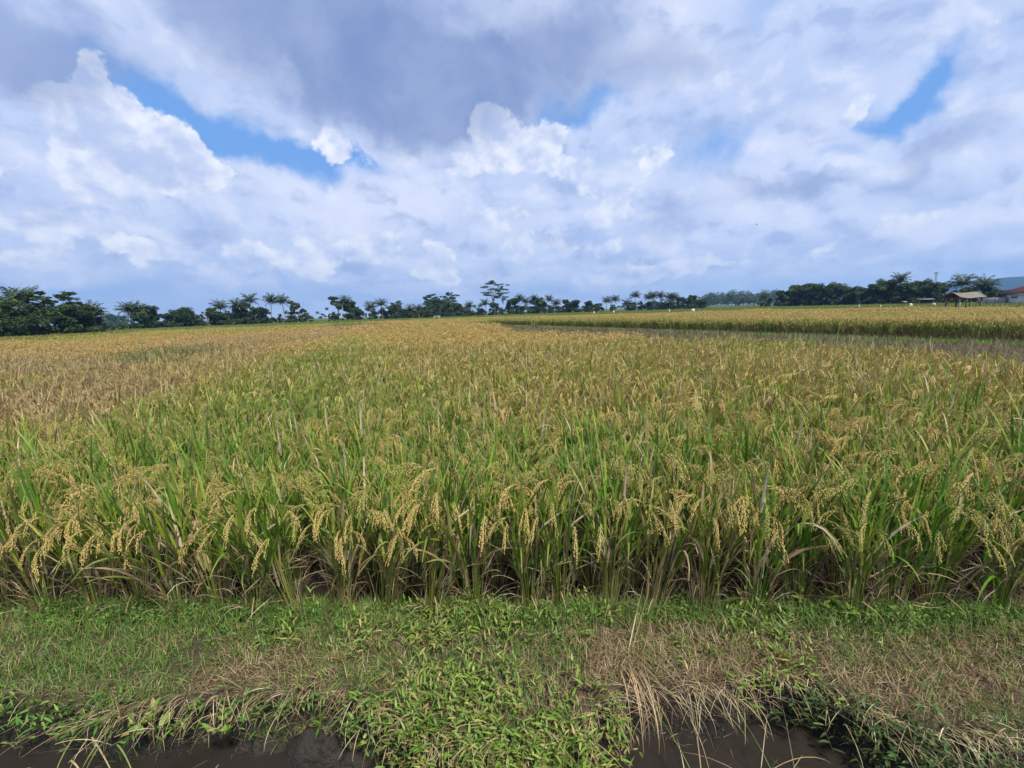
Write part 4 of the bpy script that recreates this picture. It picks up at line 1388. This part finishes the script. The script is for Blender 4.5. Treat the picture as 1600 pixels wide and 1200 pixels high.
def banana_geo(r):
    t, c = Geo(), Geo()
    tube(t, [(0, 0, -.1), (.05, 0, 1.2), (.08, .02, 2.2)], [.13, .10, .06], 7, (.13, .14, .06))
    n = 10
    blades(c, np.tile([[.08, .02, 2.1]], (n, 1)), np.arange(n) * 2.4, r.uniform(.15, .8, n), r.uniform(.7, 1.6, n), r.uniform(1.7, 2.4, n), np.full(n, .55), 7, pick(r, np.array([(.08, .14, .035), (.10, .16, .04)]), n), None, .25, r.normal(0, .2, n), 1.4, .4)
    return t, c


def lib(fn, n, ref, **kw):
    L = []
    for k in range(n):
        t, c = fn(r5, **kw)
        V = c.arrays()[0]
        L.append((t.mesh("trunk", M_BARK), c.mesh("crown", M_TREE), ref, float(np.percentile(V[:, 2], 99.7))))
    return L


LIB = {
    'b': lib(broadleaf_geo, 5, 1, tab=LEAF_D),
    'w': lib(broadleaf_geo, 3, 1, W=13.0, lobes=4, nclump=54, tab=LEAF_D, base=.08),
    'l': lib(broadleaf_geo, 3, 1, W=6.0, tab=LEAF_L, base=.42, nclump=26, lobes=3),
    'u': lib(umbrella_geo, 3, 1),
    'a': lib(umbrella_geo, 2, 1, H=12.0, W=7.5, layers=14, fork=.30, thick=.5),
    'p': lib(palm_geo, 5, 1),
    's': lib(bush_geo, 4, 1),
    'n': lib(banana_geo, 2, 1),
    't': lib(broadleaf_geo, 2, 1, W=4.2, lobes=2, nclump=22, tab=LEAF_D, base=.20),
}
NAMES = {'b': ("broadleaf_tree", "tree"), 'w': ("broadleaf_tree", "tree"), 'l': ("slim_tree", "tree"), 'u': ("umbrella_tree", "tree"), 'a': ("umbrella_tree", "tree"), 'p': ("coconut_palm", "palm"), 's': ("bush", "bush"), 'n': ("banana_plant", "banana plant"), 't': ("narrow_tree", "tree")}
DX = np.array([0, 150, 200, 480, 540, 800, 960, 1100, 1215, 1300, 1460, 1600])
DY = np.array([112, 125, 170, 190, 195, 235, 235, 235, 225, 205, 180, 150.])
n_tree = 0


def plant(kind, px, top, label, dd=0.0, wid=None, group=None):
    global n_tree
    n_tree += 1
    r = np.random.default_rng(700 + n_tree)
    d = float(np.interp(px, DX, DY)) * (1 + dd)
    p = far_at(px, d)
    h = max(1.2, height_at(px, top, d))
    L = LIB[kind]
    tm, cm_, _, hh = L[int(r.integers(0, len(L)))]
    s = h / hh
    sx_ = s if wid is None else s * wid
    if kind == 'p':
        sx_ = s = max(1.05, min(1.2, s))
    nm, cat = NAMES[kind]
    root = empty(nm, (p[0], p[1], (h - s * hh) if kind == 'p' else -.06), r.uniform(0, 2 * PI))
    if kind == 'p':
        # the crown keeps its size, the trunk takes the height
        root.location.z = -.06
        k = (h - 1.7 * sx_) / 11.0
        root.scale = (sx_ * .92, sx_ * .92, max(.30, k))
        zc = sx_ / max(.30, k)
    else:
        root.scale = (sx_, sx_, s)
    tag(root, label, cat, group)
    o = bpy.data.objects.new("trunk", tm); COL.objects.link(o); o.parent = root
    o = bpy.data.objects.new("crown", cm_); COL.objects.link(o); o.parent = root
    if kind == 'p':
        o.location.z = 11.0 * (1 - zc); o.scale = (1, 1, zc)
    return root


def infill(lo, hi, step, top, seed):
    r = np.random.default_rng(seed)
    return [(('w', 'b', 'w', 't')[int(r.integers(0, 4))], float(x + r.normal(0, 2)), top - .0323 * (x - lo) * .6 + r.normal(0, 2.2) + 2.5, "low dark", r.uniform(-.04, .10)) for x in np.arange(lo, hi, step)]


def under(lo, hi, step, seed):
    r = np.random.default_rng(seed)
    return [('s', float(x + r.normal(0, 3)), 487 - .0323 * (x - 800) + float(np.interp(x, [0, 200, 500, 1600], [-3, -3, -2, -3])) + r.normal(0, 1.4), "low", r.uniform(-.06, .04)) for x in np.arange(lo, hi, step)]


def grove(items, where):
    """items: (kind, column, top row, look[, depth, width]); the label says the look and the place in the grove"""
    items = sorted(items, key=lambda i: i[1])
    cnt = {}
    tot = {}
    for it in items:
        tot[NAMES[it[0]][1]] = tot.get(NAMES[it[0]][1], 0) + 1
    for it in items:
        kind, px, top, look = it[:4]
        cat = NAMES[kind][1]
        cnt[cat] = cnt.get(cat, 0) + 1
        if tot[cat] == 1:
            lab = f"{look} {cat}, the only {cat} {where}"
        else:
            lab = f"{look} {cat}, {ORD[cnt[cat] - 1]} {cat} from left {where}"
        plant(kind, px, top, lab, it[4] if len(it) > 4 else 0.0, it[5] if len(it) > 5 else None)


grove([('b', 4, 468, "dark bushy"), ('p', 24, 459, "shaggy"), ('p', 42, 457, "tall drooping", .05), ('a', 68, 455, "tall spreading dark"), ('b', 60, 480, "rounded dark", -.05), ('b', 92, 478, "dense dark", .05),
       ('a', 112, 456, "tall tiered"), ('b', 112, 476, "thick low-branched", -.03), ('b', 133, 476, "dense dark", .04), ('p', 150, 478, "right-leaning"), ('t', 160, 494, "low dark"),
       ('s', 8, 508, "low green"), ('s', 40, 510, "low green"), ('s', 78, 509, "low green"), ('s', 100, 510, "low green"), ('s', 128, 507, "low green"), ('s', 154, 505, "low green")] + infill(2, 150, 28, 488, 7), "in the far left grove")
grove([('p', 200, 477, "short full"), ('p', 222, 477, "full"), ('b', 236, 478, "dark rounded"), ('b', 222, 487, "low dark", -.05), ('w', 279, 480, "wide dark"), ('b', 298, 481, "dark"), ('t', 264, 489, "small"), ('s', 207, 504, "low"), ('s', 255, 503, "low"), ('s', 308, 498, "low"),
       ('s', 185, 506, "pale low"), ('s', 172, 507, "pale low")] + infill(240, 318, 20, 487, 1) + under(192, 318, 13, 192), "in the second left cluster")
grove([('b', 335, 481, "dark spreading"), ('p', 347, 473, "slim"), ('w', 350, 486, "low dark"), ('p', 372, 471, "full"), ('b', 382, 474, "dense dark"), ('p', 393, 463, "tall"), ('b', 400, 480, "dark"), ('t', 412, 480, "small"), ('p', 424, 464, "tall upright"), ('p', 446, 465, "tall upright"), ('l', 461, 470, "slender"),
       ('l', 473, 482, "small thin"), ('t', 439, 490, "little"), ('s', 360, 497, "low"), ('s', 385, 497, "low"), ('s', 420, 499, "low"), ('s', 452, 500, "low"), ('s', 470, 500, "low"), ('s', 486, 500, "low")] + infill(324, 410, 17, 485, 2) + under(330, 480, 13, 330), "left of the pale pole")
grove([('l', 529, 463, "slender top-heavy"), ('p', 543, 465, "tall"), ('b', 551, 470, "dark drooping"), ('t', 521, 487, "small"), ('t', 514, 491, "small"), ('s', 535, 499, "low"), ('s', 560, 497, "low"), ('b', 560, 482, "small dark")], "close right of the pale pole")
grove([('p', 582, 474, "full"), ('p', 598, 470, "dark"), ('a', 622, 470, "tiered dark"), ('b', 614, 476, "dense"), ('s', 577, 496, "round"), ('p', 643, 479, "low"), ('p', 655, 478, "low"), ('b', 632, 482, "dark"), ('b', 668, 476, "dark"), ('a', 672, 459, "wide tiered", .1), ('a', 705, 457, "wide flat-topped", .1),
       ('b', 690, 466, "dense dark"), ('w', 702, 468, "wide dark"), ('b', 718, 474, "dark"), ('p', 735, 474, "shaggy"), ('b', 749, 482, "rounded"), ('p', 760, 470, "slim"), ('t', 648, 486, "small"), ('t', 725, 484, "small")] + infill(590, 765, 15, 482, 3) + under(585, 765, 13, 585), "left of the tallest tree")
plant('u', 772, 439, "tallest tree of the horizon, bare slim trunk under flat tiered crown", .05)
plant('u', 786, 447, "slim tall tree close behind the right of the tallest one", .08, .6)
grove([('b', 776, 472, "dark low"), ('b', 797, 466, "dense dark"), ('p', 811, 463, "tall"), ('p', 822, 467, "slim"), ('p', 834, 464, "tall"), ('b', 846, 464, "dark"), ('p', 857, 464, "tall"), ('p', 868, 470, "shorter"), ('b', 816, 478, "low dark"), ('b', 838, 478, "low dark"), ('b', 862, 480, "low dark"),
       ('b', 885, 468, "dark"), ('w', 900, 469, "wide dark"), ('b', 917, 470, "dark"), ('b', 931, 474, "dark"), ('p', 947, 466, "slim tall"), ('p', 960, 464, "lone tall thin"), ('t', 941, 482, "small"), ('s', 958, 485, "low")] + infill(785, 935, 15, 477, 4) + under(785, 965, 13, 785), "right of the tallest tree")
grove([('p', 980, 471, "short"), ('p', 992, 458, "tall"), ('t', 1001, 470, "small"), ('p', 1012, 461, "tall"), ('p', 1022, 458, "tall"), ('p', 1034, 458, "tall full"), ('p', 1046, 460, "slim"), ('p', 1055, 460, "slim"), ('b', 1012, 472, "dark"), ('b', 1030, 472, "dark"), ('b', 1048, 473, "low dark"), ('b', 1070, 464, "dense dark"),
       ('b', 1084, 461, "rounded dark"), ('b', 1097, 467, "dark"), ('b', 986, 474, "dark")] + infill(985, 1100, 15, 471, 5) + under(980, 1100, 12, 980), "in the grove right of centre")
grove([('l', 1195, 458, "small lone"), ('t', 1203, 466, "small dark"), ('b', 1220, 454, "dark edge"), ('b', 1234, 446, "dense dark"), ('b', 1250, 446, "dense dark"), ('b', 1265, 443, "tall dark"), ('b', 1281, 444, "dense dark"), ('l', 1290, 446, "pale-trunked"), ('l', 1298, 444, "pale-trunked"), ('b', 1311, 442, "tall pale-topped"),
       ('l', 1326, 449, "thin"), ('b', 1336, 450, "dark"), ('b', 1348, 447, "dark"), ('b', 1366, 446, "dense dark"), ('b', 1380, 439, "tall dark"), ('b', 1390, 436, "tallest dark"), ('p', 1401, 431, "high dark"), ('b', 1413, 442, "dark"), ('b', 1431, 438, "tall dark"), ('b', 1445, 442, "dark"), ('l', 1460, 441, "yellow-green"), ('l', 1476, 444, "yellow-green"),
       ('w', 1270, 452, "wide low"), ('w', 1350, 456, "wide low"), ('w', 1420, 452, "wide low"), ('s', 1492, 460, "low")] + infill(1225, 1460, 26, 457, 6) + under(1220, 1480, 14, 1220), "in the wood left of the hut")
grove([('p', 1505, 434, "tall dark"), ('b', 1505, 449, "dark"), ('p', 1537, 438, "shorter"), ('b', 1542, 449, "rounded green"), ('b', 1553, 452, "green"), ('b', 1566, 453, "low green"), ('s', 1524, 458, "low")], "behind the grey wall")

# distant wood closing the gaps: reads as one mass
g = Geo()
for k in range(210):
    px = r5.uniform(1095, 1212) if k < 60 else (r5.uniform(165, 200) if k < 75 else (r5.uniform(300, 1210) if k < 150 else (r5.uniform(-700, 0) if k < 180 else r5.uniform(1600, 2400))))
    d = r5.uniform(620, 760) if k < 60 else r5.uniform(480, 820)
    p = far_at(px, d)
    h = (r5.uniform(11, 20) if k < 60 else r5.uniform(6, 12))
    for j in range(6):
        q = p + np.array([r5.normal(0, 5), r5.normal(0, 5), h * r5.uniform(.25, .9)])
        leaf_cloud(g, r5, q, h * .24, 60, .9, pick(r5, LEAF_D, 1, .2)[0], .8)
    tube(g, [(p[0], p[1], -.5), (p[0], p[1], h * .6)], [.3, .15], 5, BARKC)
tag(g.obj("distant_woods", M_TREE), kind="stuff")

# hills
g = Geo()
hp = [(1180, 462), (1260, 455), (1340, 451), (1400, 446), (1460, 441), (1480, 439), (1515, 437), (1535, 435), (1555, 434), (1580, 432), (1600, 430), (1660, 424), (1740, 430), (1850, 436), (2000, 445)]
rows = []
for px, py in hp:
    col_ = []
    b = far_at(px, 2500)
    top = height_at(px, py, 2500)
    for f, dz in ((-.12, 0), (-.05, .45), (0, .85), (.05, 1.0), (.12, .8), (.25, 0)):
        q = b * (1 + f) + np.array([0, 0, -3 + (top + 3) * dz])
        col_.append(q)
    rows.append(col_)
A_ = np.array(rows)
# refine with ridges
from_i = np.linspace(0, len(hp) - 1, 160); from_j = np.linspace(0, 5, 26)
ii = np.minimum(from_i.astype(int), len(hp) - 2); jj = np.minimum(from_j.astype(int), 4)
fi, fj = (from_i - ii)[:, None, None], (from_j - jj)[None, :, None]
G_ = (A_[ii][:, jj] * (1 - fi) + A_[ii + 1][:, jj] * fi) * (1 - fj) + (A_[ii][:, jj + 1] * (1 - fi) + A_[ii + 1][:, jj + 1] * fi) * fj
prof = np.clip(G_[..., 2] / 60, 0, 1)
G_[..., 2] += prof * 9 * (fbm(G_[..., 0] / 60, G_[..., 1] / 60, 15) - .5)
ix = np.arange(160 * 26).reshape(160, 26)
g.add(G_.reshape(-1, 3), np.stack([ix[:-1, :-1], ix[1:, :-1], ix[1:, 1:], ix[:-1, 1:]], -1).reshape(-1, 4), None, (0.012, 0.030, 0.045))  # dark forest green with the blue of distance haze put into the colour
tag(g.obj("hills", attr_mat("forest_hill_haze_blue", .9, .1, .02, .35), smooth=True), kind="structure")

# ------------------------------------------------------------------ small things standing in the fields
def piece(name, build, mat, parent, label=None, smooth=False):
    g = Geo(); build(g)
    o = g.obj(name, mat, parent, smooth)
    if label: o["label"] = label
    return o


# the open field hut
d = 70.0
hb = far_at(1506, d)
hut = empty("field_hut", (hb[0], hb[1], -.06), math.radians(-4))
tag(hut, "open-sided field hut with a pale sagging roof on leaning posts among the rice", "hut")
LX, LY = 2.15, 1.7
HR, HE = height_at(1506, 456.5, d) + .06, height_at(1506, 465, d) + .20
WOODC = (0.16, 0.13, 0.10)


def roof_side(sgn):
    def f(g):
        n = 13
        xs = np.linspace(-LX / 2 - .25, LX / 2 + .25, n)
        for top_ in (0, 1):
            pass
        V = []
        for x_ in xs:
            wob = .04 * math.sin(x_ * 3.1) - .10 * (1 - (2 * x_ / LX) ** 2)
            for v, (yy, zz) in enumerate(((0.0, HR), (sgn * LY * .28, HR - .42 * (HR - HE)), (sgn * (LY / 2 + .32), HE - .12))):
                V.append((x_, yy, zz + wob * .6)); V.append((x_, yy, zz + wob * .6 - .04))
        ix_ = np.arange(n * 6).reshape(n, 3, 2)
        Q = []
        for i in range(n - 1):
            for j in range(2):
                Q.append((ix_[i, j, 0], ix_[i + 1, j, 0], ix_[i + 1, j + 1, 0], ix_[i, j + 1, 0]))
                Q.append((ix_[i, j, 1], ix_[i, j + 1, 1], ix_[i + 1, j + 1, 1], ix_[i + 1, j, 1]))
            Q.append((ix_[i, 2, 0], ix_[i + 1, 2, 0], ix_[i + 1, 2, 1], ix_[i, 2, 1]))
        for i in (0, n - 1):
            for j in range(2):
                Q.append((ix_[i, j, 0], ix_[i, j + 1, 0], ix_[i, j + 1, 1], ix_[i, j, 1]))
        g.add(V, Q, None, (0.15, 0.135, 0.11))
    return f


rf = piece("roof", roof_side(-1), attr_mat("worn_roof_sheet", .8, .3, 1.2, .3, .4, 6.0), hut)
piece("roof_slope", roof_side(1), rf.data.materials[0], hut)
piece("ridge_board", lambda g: tube(g, [(-LX / 2 - .4, 0, HR + .02), (0, 0, HR - .09), (LX / 2 + .4, 0, HR + .02)], .05, 6, (.09, .08, .07)), M_WOOD, hut)
for i, (x_, y_) in enumerate(((-LX / 2, -LY / 2), (0, -LY / 2), (LX / 2, -LY / 2), (-LX / 2, LY / 2), (0, LY / 2), (LX / 2, LY / 2))):
    r = np.random.default_rng(i)
    piece("post", lambda g, x_=x_, y_=y_, r=r: tube(g, [(x_ + r.normal(0, .08), y_ + r.normal(0, .08), -.1), (x_, y_, .9), (x_, y_, HE)], [.085, .08, .07], 7, (.27, .25, .21) if y_ < 0 and x_ < 0 else WOODC), M_WOOD, hut)
for y_ in (-LY / 2, LY / 2):
    piece("beam", lambda g, y_=y_: box(g, (0, y_, HE - .08), (LX + .3, .10, .13), 0, WOODC), M_WOOD, hut)
for x_ in (-LX / 2 + .12, .12, LX / 2 - .12):
    piece("tie_beam", lambda g, x_=x_: box(g, (x_, 0, HE - .20), (.09, LY - .14, .11), 0, WOODC), M_WOOD, hut)
    piece("brace", lambda g, x_=x_: (tube(g, [(x_, -LY / 2 + .1, HE - .75), (x_, -.35, HE - .24)], .04, 5, WOODC), tube(g, [(x_, LY / 2 - .1, HE - .75), (x_, .35, HE - .24)], .04, 5, WOODC)), M_WOOD, hut)

# white house with a red roof, grey wall beside it
d = 128.0
a, b = far_at(1573, d), far_at(1680, d * .93)
hw = empty("house", (a[0], a[1], -.06), math.atan2(b[1] - a[1], b[0] - a[0]))
tag(hw, "low white house with a dark red tiled roof at the right edge", "house")
LW = float(np.linalg.norm(b - a)); DW_, HH = 6.0, 2.05
piece("wall", lambda g: box(g, (LW / 2, DW_ / 2, HH / 2), (LW, DW_, HH), 0, (.72, .74, .78)), M_PAINT, hw)


def hip(g):
    o_, h2, rg = .8, HH + 2.5, 3.6
    V = [(-o_, -o_, HH + .02), (LW + o_, -o_, HH + .02), (LW + o_, DW_ + o_, HH + .02), (-o_, DW_ + o_, HH + .02), (rg, DW_ / 2, h2), (LW - rg, DW_ / 2, h2),
         (-o_, -o_, HH + .16), (LW + o_, -o_, HH + .16), (LW + o_, DW_ + o_, HH + .16), (-o_, DW_ + o_, HH + .16)]
    g.add(V, [(0, 3, 2, 1), (0, 1, 7, 6), (1, 2, 8, 7), (2, 3, 9, 8), (3, 0, 6, 9), (6, 7, 5, 4), (8, 9, 4, 5)], [(7, 8, 5), (9, 6, 4)], (.13, .030, .024))


piece("roof", hip, attr_mat("clay_tile", .8, .3, 1.5, .3, .5, 9.0), hw)
for x_ in (1.6, 4.8, 8.0, 11.2):
    fr = piece("window", lambda g, x_=x_: box(g, (x_, -.02, 1.45), (1.3, .10, .42), 0, (.62, .63, .66)), M_PAINT, hw)
    piece("pane", lambda g, x_=x_: box(g, (x_, -.075, 1.45), (1.1, .03, .28), 0, (.16, .17, .19)), M_METAL, fr)
piece("plinth", lambda g: box(g, (LW / 2, -.03, .2), (LW + .1, .10, .4), 0, (.55, .57, .62)), M_PAINT, hw)
a, b = far_at(1528, 133), far_at(1572.5, 127.5)
g = Geo()
c_ = (a + b) / 2
rz = math.atan2(b[1] - a[1], b[0] - a[0])
Lw = float(np.linalg.norm(b - a))
wl_ = empty("boundary_wall", (c_[0], c_[1], -.06), rz)
tag(wl_, "plain grey block wall joining the white house, behind the hut", "wall")
piece("block_wall", lambda g: box(g, (0, 0, .72), (Lw, .18, 1.44), 0, (.30, .285, .28)), attr_mat("grey_block", .9, .2, 1.5, .2, .3, 8.0), wl_)
piece("coping", lambda g: box(g, (0, 0, 1.485), (Lw - .02, .26, .09), 0, (.34, .325, .32)), M_PAINT, wl_)
for q in np.linspace(-Lw / 2 + .3, Lw / 2 - .3, 4):
    piece("pier", lambda g, q=q: box(g, (q, -.12, .71), (.28, .06, 1.42), 0, (.28, .265, .26)), M_PAINT, wl_)

# low shed left of the hut
p = far_at(1446, 165)
sh = empty("low_shed", (p[0], p[1], -.06), math.radians(-25))
tag(sh, "low dark shed with a pale flat roof, half hidden left of the hut", "shed")
piece("roof", lambda g: box(g, (0, 0, 1.55), (3.4, 2.4, .08), 0, (.13, .13, .125), _rx(.10)), M_METAL, sh)
piece("wall", lambda g: box(g, (0, .3, .66), (2.8, 1.6, 1.32), 0, (.05, .045, .04)), M_WOOD, sh)
for x_ in (-1.5, 1.5):
    piece("post", lambda g, x_=x_: tube(g, [(x_, -.95, -.1), (x_, -.95, 1.40)], .06, 6, WOODC), M_WOOD, sh)

# radio mast
d = 700.0
p = far_at(1459, d)
ht = height_at(1459, 424.5, d)
mast = empty("radio_mast", (p[0], p[1], 0), .4)
tag(mast, "slender lattice radio mast rising far behind the right-hand wood", "mast")
MC = (.12, .12, .15)


def lattice(g):
    n = 16
    for c in range(4):
        sx_, sy_ = ((-1, -1), (1, -1), (1, 1), (-1, 1))[c]
        tube(g, [(sx_ * 1.3, sy_ * 1.3, 0), (sx_ * .45, sy_ * .45, ht * .96)], [.13, .09], 5, MC)
    for k in range(n):
        z0, z1 = ht * .96 * k / n, ht * .96 * (k + 1) / n
        w0, w1 = 1.3 - .85 * k / n, 1.3 - .85 * (k + 1) / n
        cs = ((-1, -1), (1, -1), (1, 1), (-1, 1))
        for c in range(4):
            A1, B1 = cs[c], cs[(c + 1) % 4]
            tube(g, [(A1[0] * w0, A1[1] * w0, z0), (B1[0] * w1, B1[1] * w1, z1)], .055, 4, MC, cap=False)
            tube(g, [(A1[0] * w1, A1[1] * w1, z1), (B1[0] * w1, B1[1] * w1, z1)], .055, 4, MC, cap=False)


piece("lattice_tower", lattice, M_METAL, mast)
piece("platform", lambda g: box(g, (0, 0, ht * .965), (3.2, 3.2, .25), 0, MC), M_METAL, mast)
for a_ in range(6):
    an = a_ * PI / 3
    piece("antenna", lambda g, an=an: box(g, (1.75 * math.cos(an), 1.75 * math.sin(an), ht * .955), (.4, .4, 1.9), an, (.4, .4, .44)), M_METAL, mast)
piece("spike", lambda g: tube(g, [(0, 0, ht * .97), (0, 0, ht)], .12, 5, MC), M_METAL, mast)


def post_with(name, label, cat, px, base_py, d, top_py, rod, parts):
    p = far_at(px, d)
    h = height_at(px, top_py, d) + .06
    root = empty(name, (p[0], p[1], -.06), math.radians(-px / 60.))
    tag(root, label, cat)
    rod(root, h)
    parts(root, h)
    return root


def pole_top(root, h):
    piece("box_head", lambda g: box(g, (0, 0, h - .28), (.85, .5, .6), .4, (.05, .06, .08)), M_METAL, root)
    piece("roof_cap", lambda g: box(g, (0, 0, h + .045), (1.0, .65, .09), .4, (.08, .09, .11)), M_METAL, root)
    piece("bracket", lambda g: box(g, (0, 0, h - .62), (.4, .14, .07), .4, (.2, .2, .2)), M_METAL, root)


post_with("bird_box_pole", "thin pale pole with a dark box on top beside the green plot", "pole", 512, 504, 150, 481, lambda r_, h: piece("pole", lambda g: tube(g, [(0, 0, 0), (0, 0, h - .56)], [.09, .07], 7, (.45, .45, .44)), M_METAL, r_), pole_top)

WHITE = (.50, .48, .43)


def sack(root, w, hgt, z, seed):
    def f(g):
        r = np.random.default_rng(seed)
        n, m = 9, 12
        V = []
        for i in range(n):
            t = i / (n - 1)
            for j in range(m):
                a_ = j / m * 2 * PI
                q = w * .5 * (.55 + .45 * math.sin(PI * (.12 + .80 * t))) * (1 + .12 * r.normal())
                V.append((q * math.cos(a_), .55 * q * math.sin(a_), z + hgt * t))
        ix_ = np.arange(n * m).reshape(n, m)
        nx = np.roll(ix_, -1, 1)
        Q = np.stack([ix_[:-1], nx[:-1], nx[1:], ix_[1:]], -1).reshape(-1, 4)
        V += [(0, 0, z), (0, 0, z + hgt)]
        T = [(n * m, (j + 1) % m, j) for j in range(m)] + [(n * m + 1, (n - 1) * m + j, (n - 1) * m + (j + 1) % m) for j in range(m)]
        g.add(V, Q, T, WHITE)
    return piece("sack", f, M_CLOTH, root, smooth=True)


for i, (px, top, d, w, lab) in enumerate(((928, 486.5, 92, .36, "small pale sack tied on a stick, leftmost above the golden field"), (959, 485, 92, .42, "pale sack on a stick, right of the leftmost one above the golden field"),
                                          (1046, 483.5, 88, .36, "thin pale sack on a stick, just left of the white board"))):
    p = far_at(px, d)
    h = height_at(px, top, d) + .06
    root = empty("bird_scarer", (p[0], p[1], -.06), .3 * i)
    tag(root, lab, "bird scarer", "white bird scarers above the crop")
    piece("stick", lambda g: tube(g, [(0, 0, 0), (.02, 0, h + .08)], .022, 5, WOODC), M_WOOD, root)
    sack(root, w * .72, .46, h - .46, i)
p = far_at(1083, 88)
h = height_at(1083, 482.5, 88) + .06
root = empty("white_board", (p[0], p[1], -.06), math.radians(-25))
tag(root, "square white board on two sticks above the golden field", "board")
piece("panel", lambda g: box(g, (0, 0, h - .25), (.54, .04, .48), 0, (.52, .50, .46)), M_PAINT, root)
piece("lower_strip", lambda g: box(g, (.06, -.035, h - .40), (.32, .03, .13), 0, (.45, .43, .40)), M_PAINT, root)
for x_ in (-.2, .2):
    piece("stick", lambda g, x_=x_: tube(g, [(x_, .05, 0), (x_, .05, h - .05)], .025, 5, WOODC), M_WOOD, root)
# rag in the middle of the crop
p = far_at(747, 47)
h = height_at(747, 504.5, 47) + .06
root = empty("rag_on_stick", (p[0], p[1], -.06), .2)
tag(root, "tiny white rag on a stick in the middle of the rice field", "bird scarer")
piece("stick", lambda g: tube(g, [(0, 0, 0), (.02, 0, h)], .014, 5, WOODC), M_WOOD, root)


def rag(g):
    n = 7
    V = []
    for i in range(n):
        for j in range(n):
            u, v = i / (n - 1), j / (n - 1)
            for s_ in (0, .012):
                V.append((.02 + .26 * u, .05 * math.sin(5 * u + 2 * v) + s_, h - .02 - .30 * v - .10 * u * u))
    ix_ = np.arange(n * n * 2).reshape(n, n, 2)
    Q = []
    for i in range(n - 1):
        for j in range(n - 1):
            Q.append((ix_[i, j, 0], ix_[i + 1, j, 0], ix_[i + 1, j + 1, 0], ix_[i, j + 1, 0]))
            Q.append((ix_[i, j, 1], ix_[i, j + 1, 1], ix_[i + 1, j + 1, 1], ix_[i + 1, j, 1]))
    g.add(V, Q, None, (.72, .72, .72))


piece("rag", rag, M_CLOTH, root)
# white bench by the trees
p = far_at(682, 150)
root = empty("white_bench", (p[0], p[1], -.06), .05)
hb_ = height_at(682, 494, 150) + .06
tag(root, "low white bench frame in front of the dark trees, left of centre", "bench")
piece("seat", lambda g: box(g, (0, 0, hb_), (1.9, .4, .12), 0, (.7, .7, .7)), M_PAINT, root)
for x_ in (-.8, .8):
    piece("leg", lambda g, x_=x_: box(g, (x_, 0, hb_ / 2 - .032), (.10, .3, hb_ - .064), 0, (.6, .6, .6)), M_PAINT, root)
# pale heaps of sacks on the far green at right
for i, (px, py, w, lab) in enumerate(((1424, 474, 1.1, "largest pale sack heap on the far green, right of the low tent"), (1377, 477, .7, "small pale sack on the far green, left of the low tent"), (1343, 476, .6, "tiny pale sack on the far green, farthest left"), (1460, 473.5, 1.0, "faint pale sack heap on the green near the hut"))):
    d = 118
    p = far_at(px, d)
    zt = height_at(px, py - .4, d)
    root = empty("sack_heap", (p[0], p[1], -.06), .7 * i)
    tag(root, lab, "sack")
    sack(root, w * .6, max(.35, zt + .02), 0, 20 + i)
p = far_at(1412, 122)
root = empty("low_tent", (p[0], p[1], -.06), .3)
tag(root, "low grey sheet shelter on sticks between the pale sacks on the far green", "shelter")
zt = height_at(1412, 470.5, 122) + .06
piece("sheet", lambda g: (box(g, (0, -.28, zt - .12), (1.0, .62, .03), 0, (.22, .22, .23), _rx(.35)), box(g, (0, .30, zt - .12), (1.0, .60, .03), 0, (.2, .2, .21), _rx(-.35))), M_CLOTH, root)
for x_ in (-.44, .44):
    piece("stick", lambda g, x_=x_: tube(g, [(x_, 0, 0), (x_, 0, zt - .06)], .03, 5, WOODC), M_WOOD, root)
# a far bird
dv = ray(1182, 351); dv = dv / np.linalg.norm(dv) * 120 + np.array([0, 0, HCAM])
g = Geo()
tube(g, [(-.18, 0, 0), (-.05, 0, .01), (.1, 0, .01), (.2, 0, 0), (.26, 0, -.01)], [.01, .05, .055, .03, .006], 8, (.04, .04, .045))
for s_ in (-1, 1):
    g.add([(.10, 0, .03), (-.05, 0, .03), (.06, s_ * .25, .12), (-.04, s_ * .22, .11), (-.04, s_ * .48, .04), (.10, 0, .015), (-.05, 0, .015), (.06, s_ * .25, .105), (-.04, s_ * .22, .095)],
          [(0, 1, 3, 2), (5, 7, 8, 6), (0, 2, 7, 5), (1, 6, 8, 3)], [(2, 3, 4), (7, 4, 8), (2, 4, 7), (3, 8, 4)], (.05, .05, .055))
tag(g.obj("bird", M_METAL, loc=dv.tolist()), "tiny dark bird flying in front of the clouds, right of centre", "bird")
print("trees", n_tree)

# ------------------------------------------------------------------ air
HAZE = True
if HAZE:
    g = Geo()
    box(g, (0, 0, 108.0), (6000, 6000, 220.0), 0, (1, 1, 1))
    # cuts nothing: wider than the ground sheet's seen part, taller than hills and mast
    mh = bpy.data.materials.new("haze")
    mh.use_nodes = True
    mh.node_tree.nodes.clear()
    nt = NT(mh.node_tree)
    pv = nt.node("ShaderNodeVolumePrincipled", Color=(.30, .58, 1.0, 1), Density=0.00020, Anisotropy=0.2)
    o_ = nt.N.new("ShaderNodeOutputMaterial")
    nt.L.new(pv.outputs[0], o_.inputs["Volume"])
    hz_ = g.obj("haze", mh)
    tag(hz_, kind="stuff")
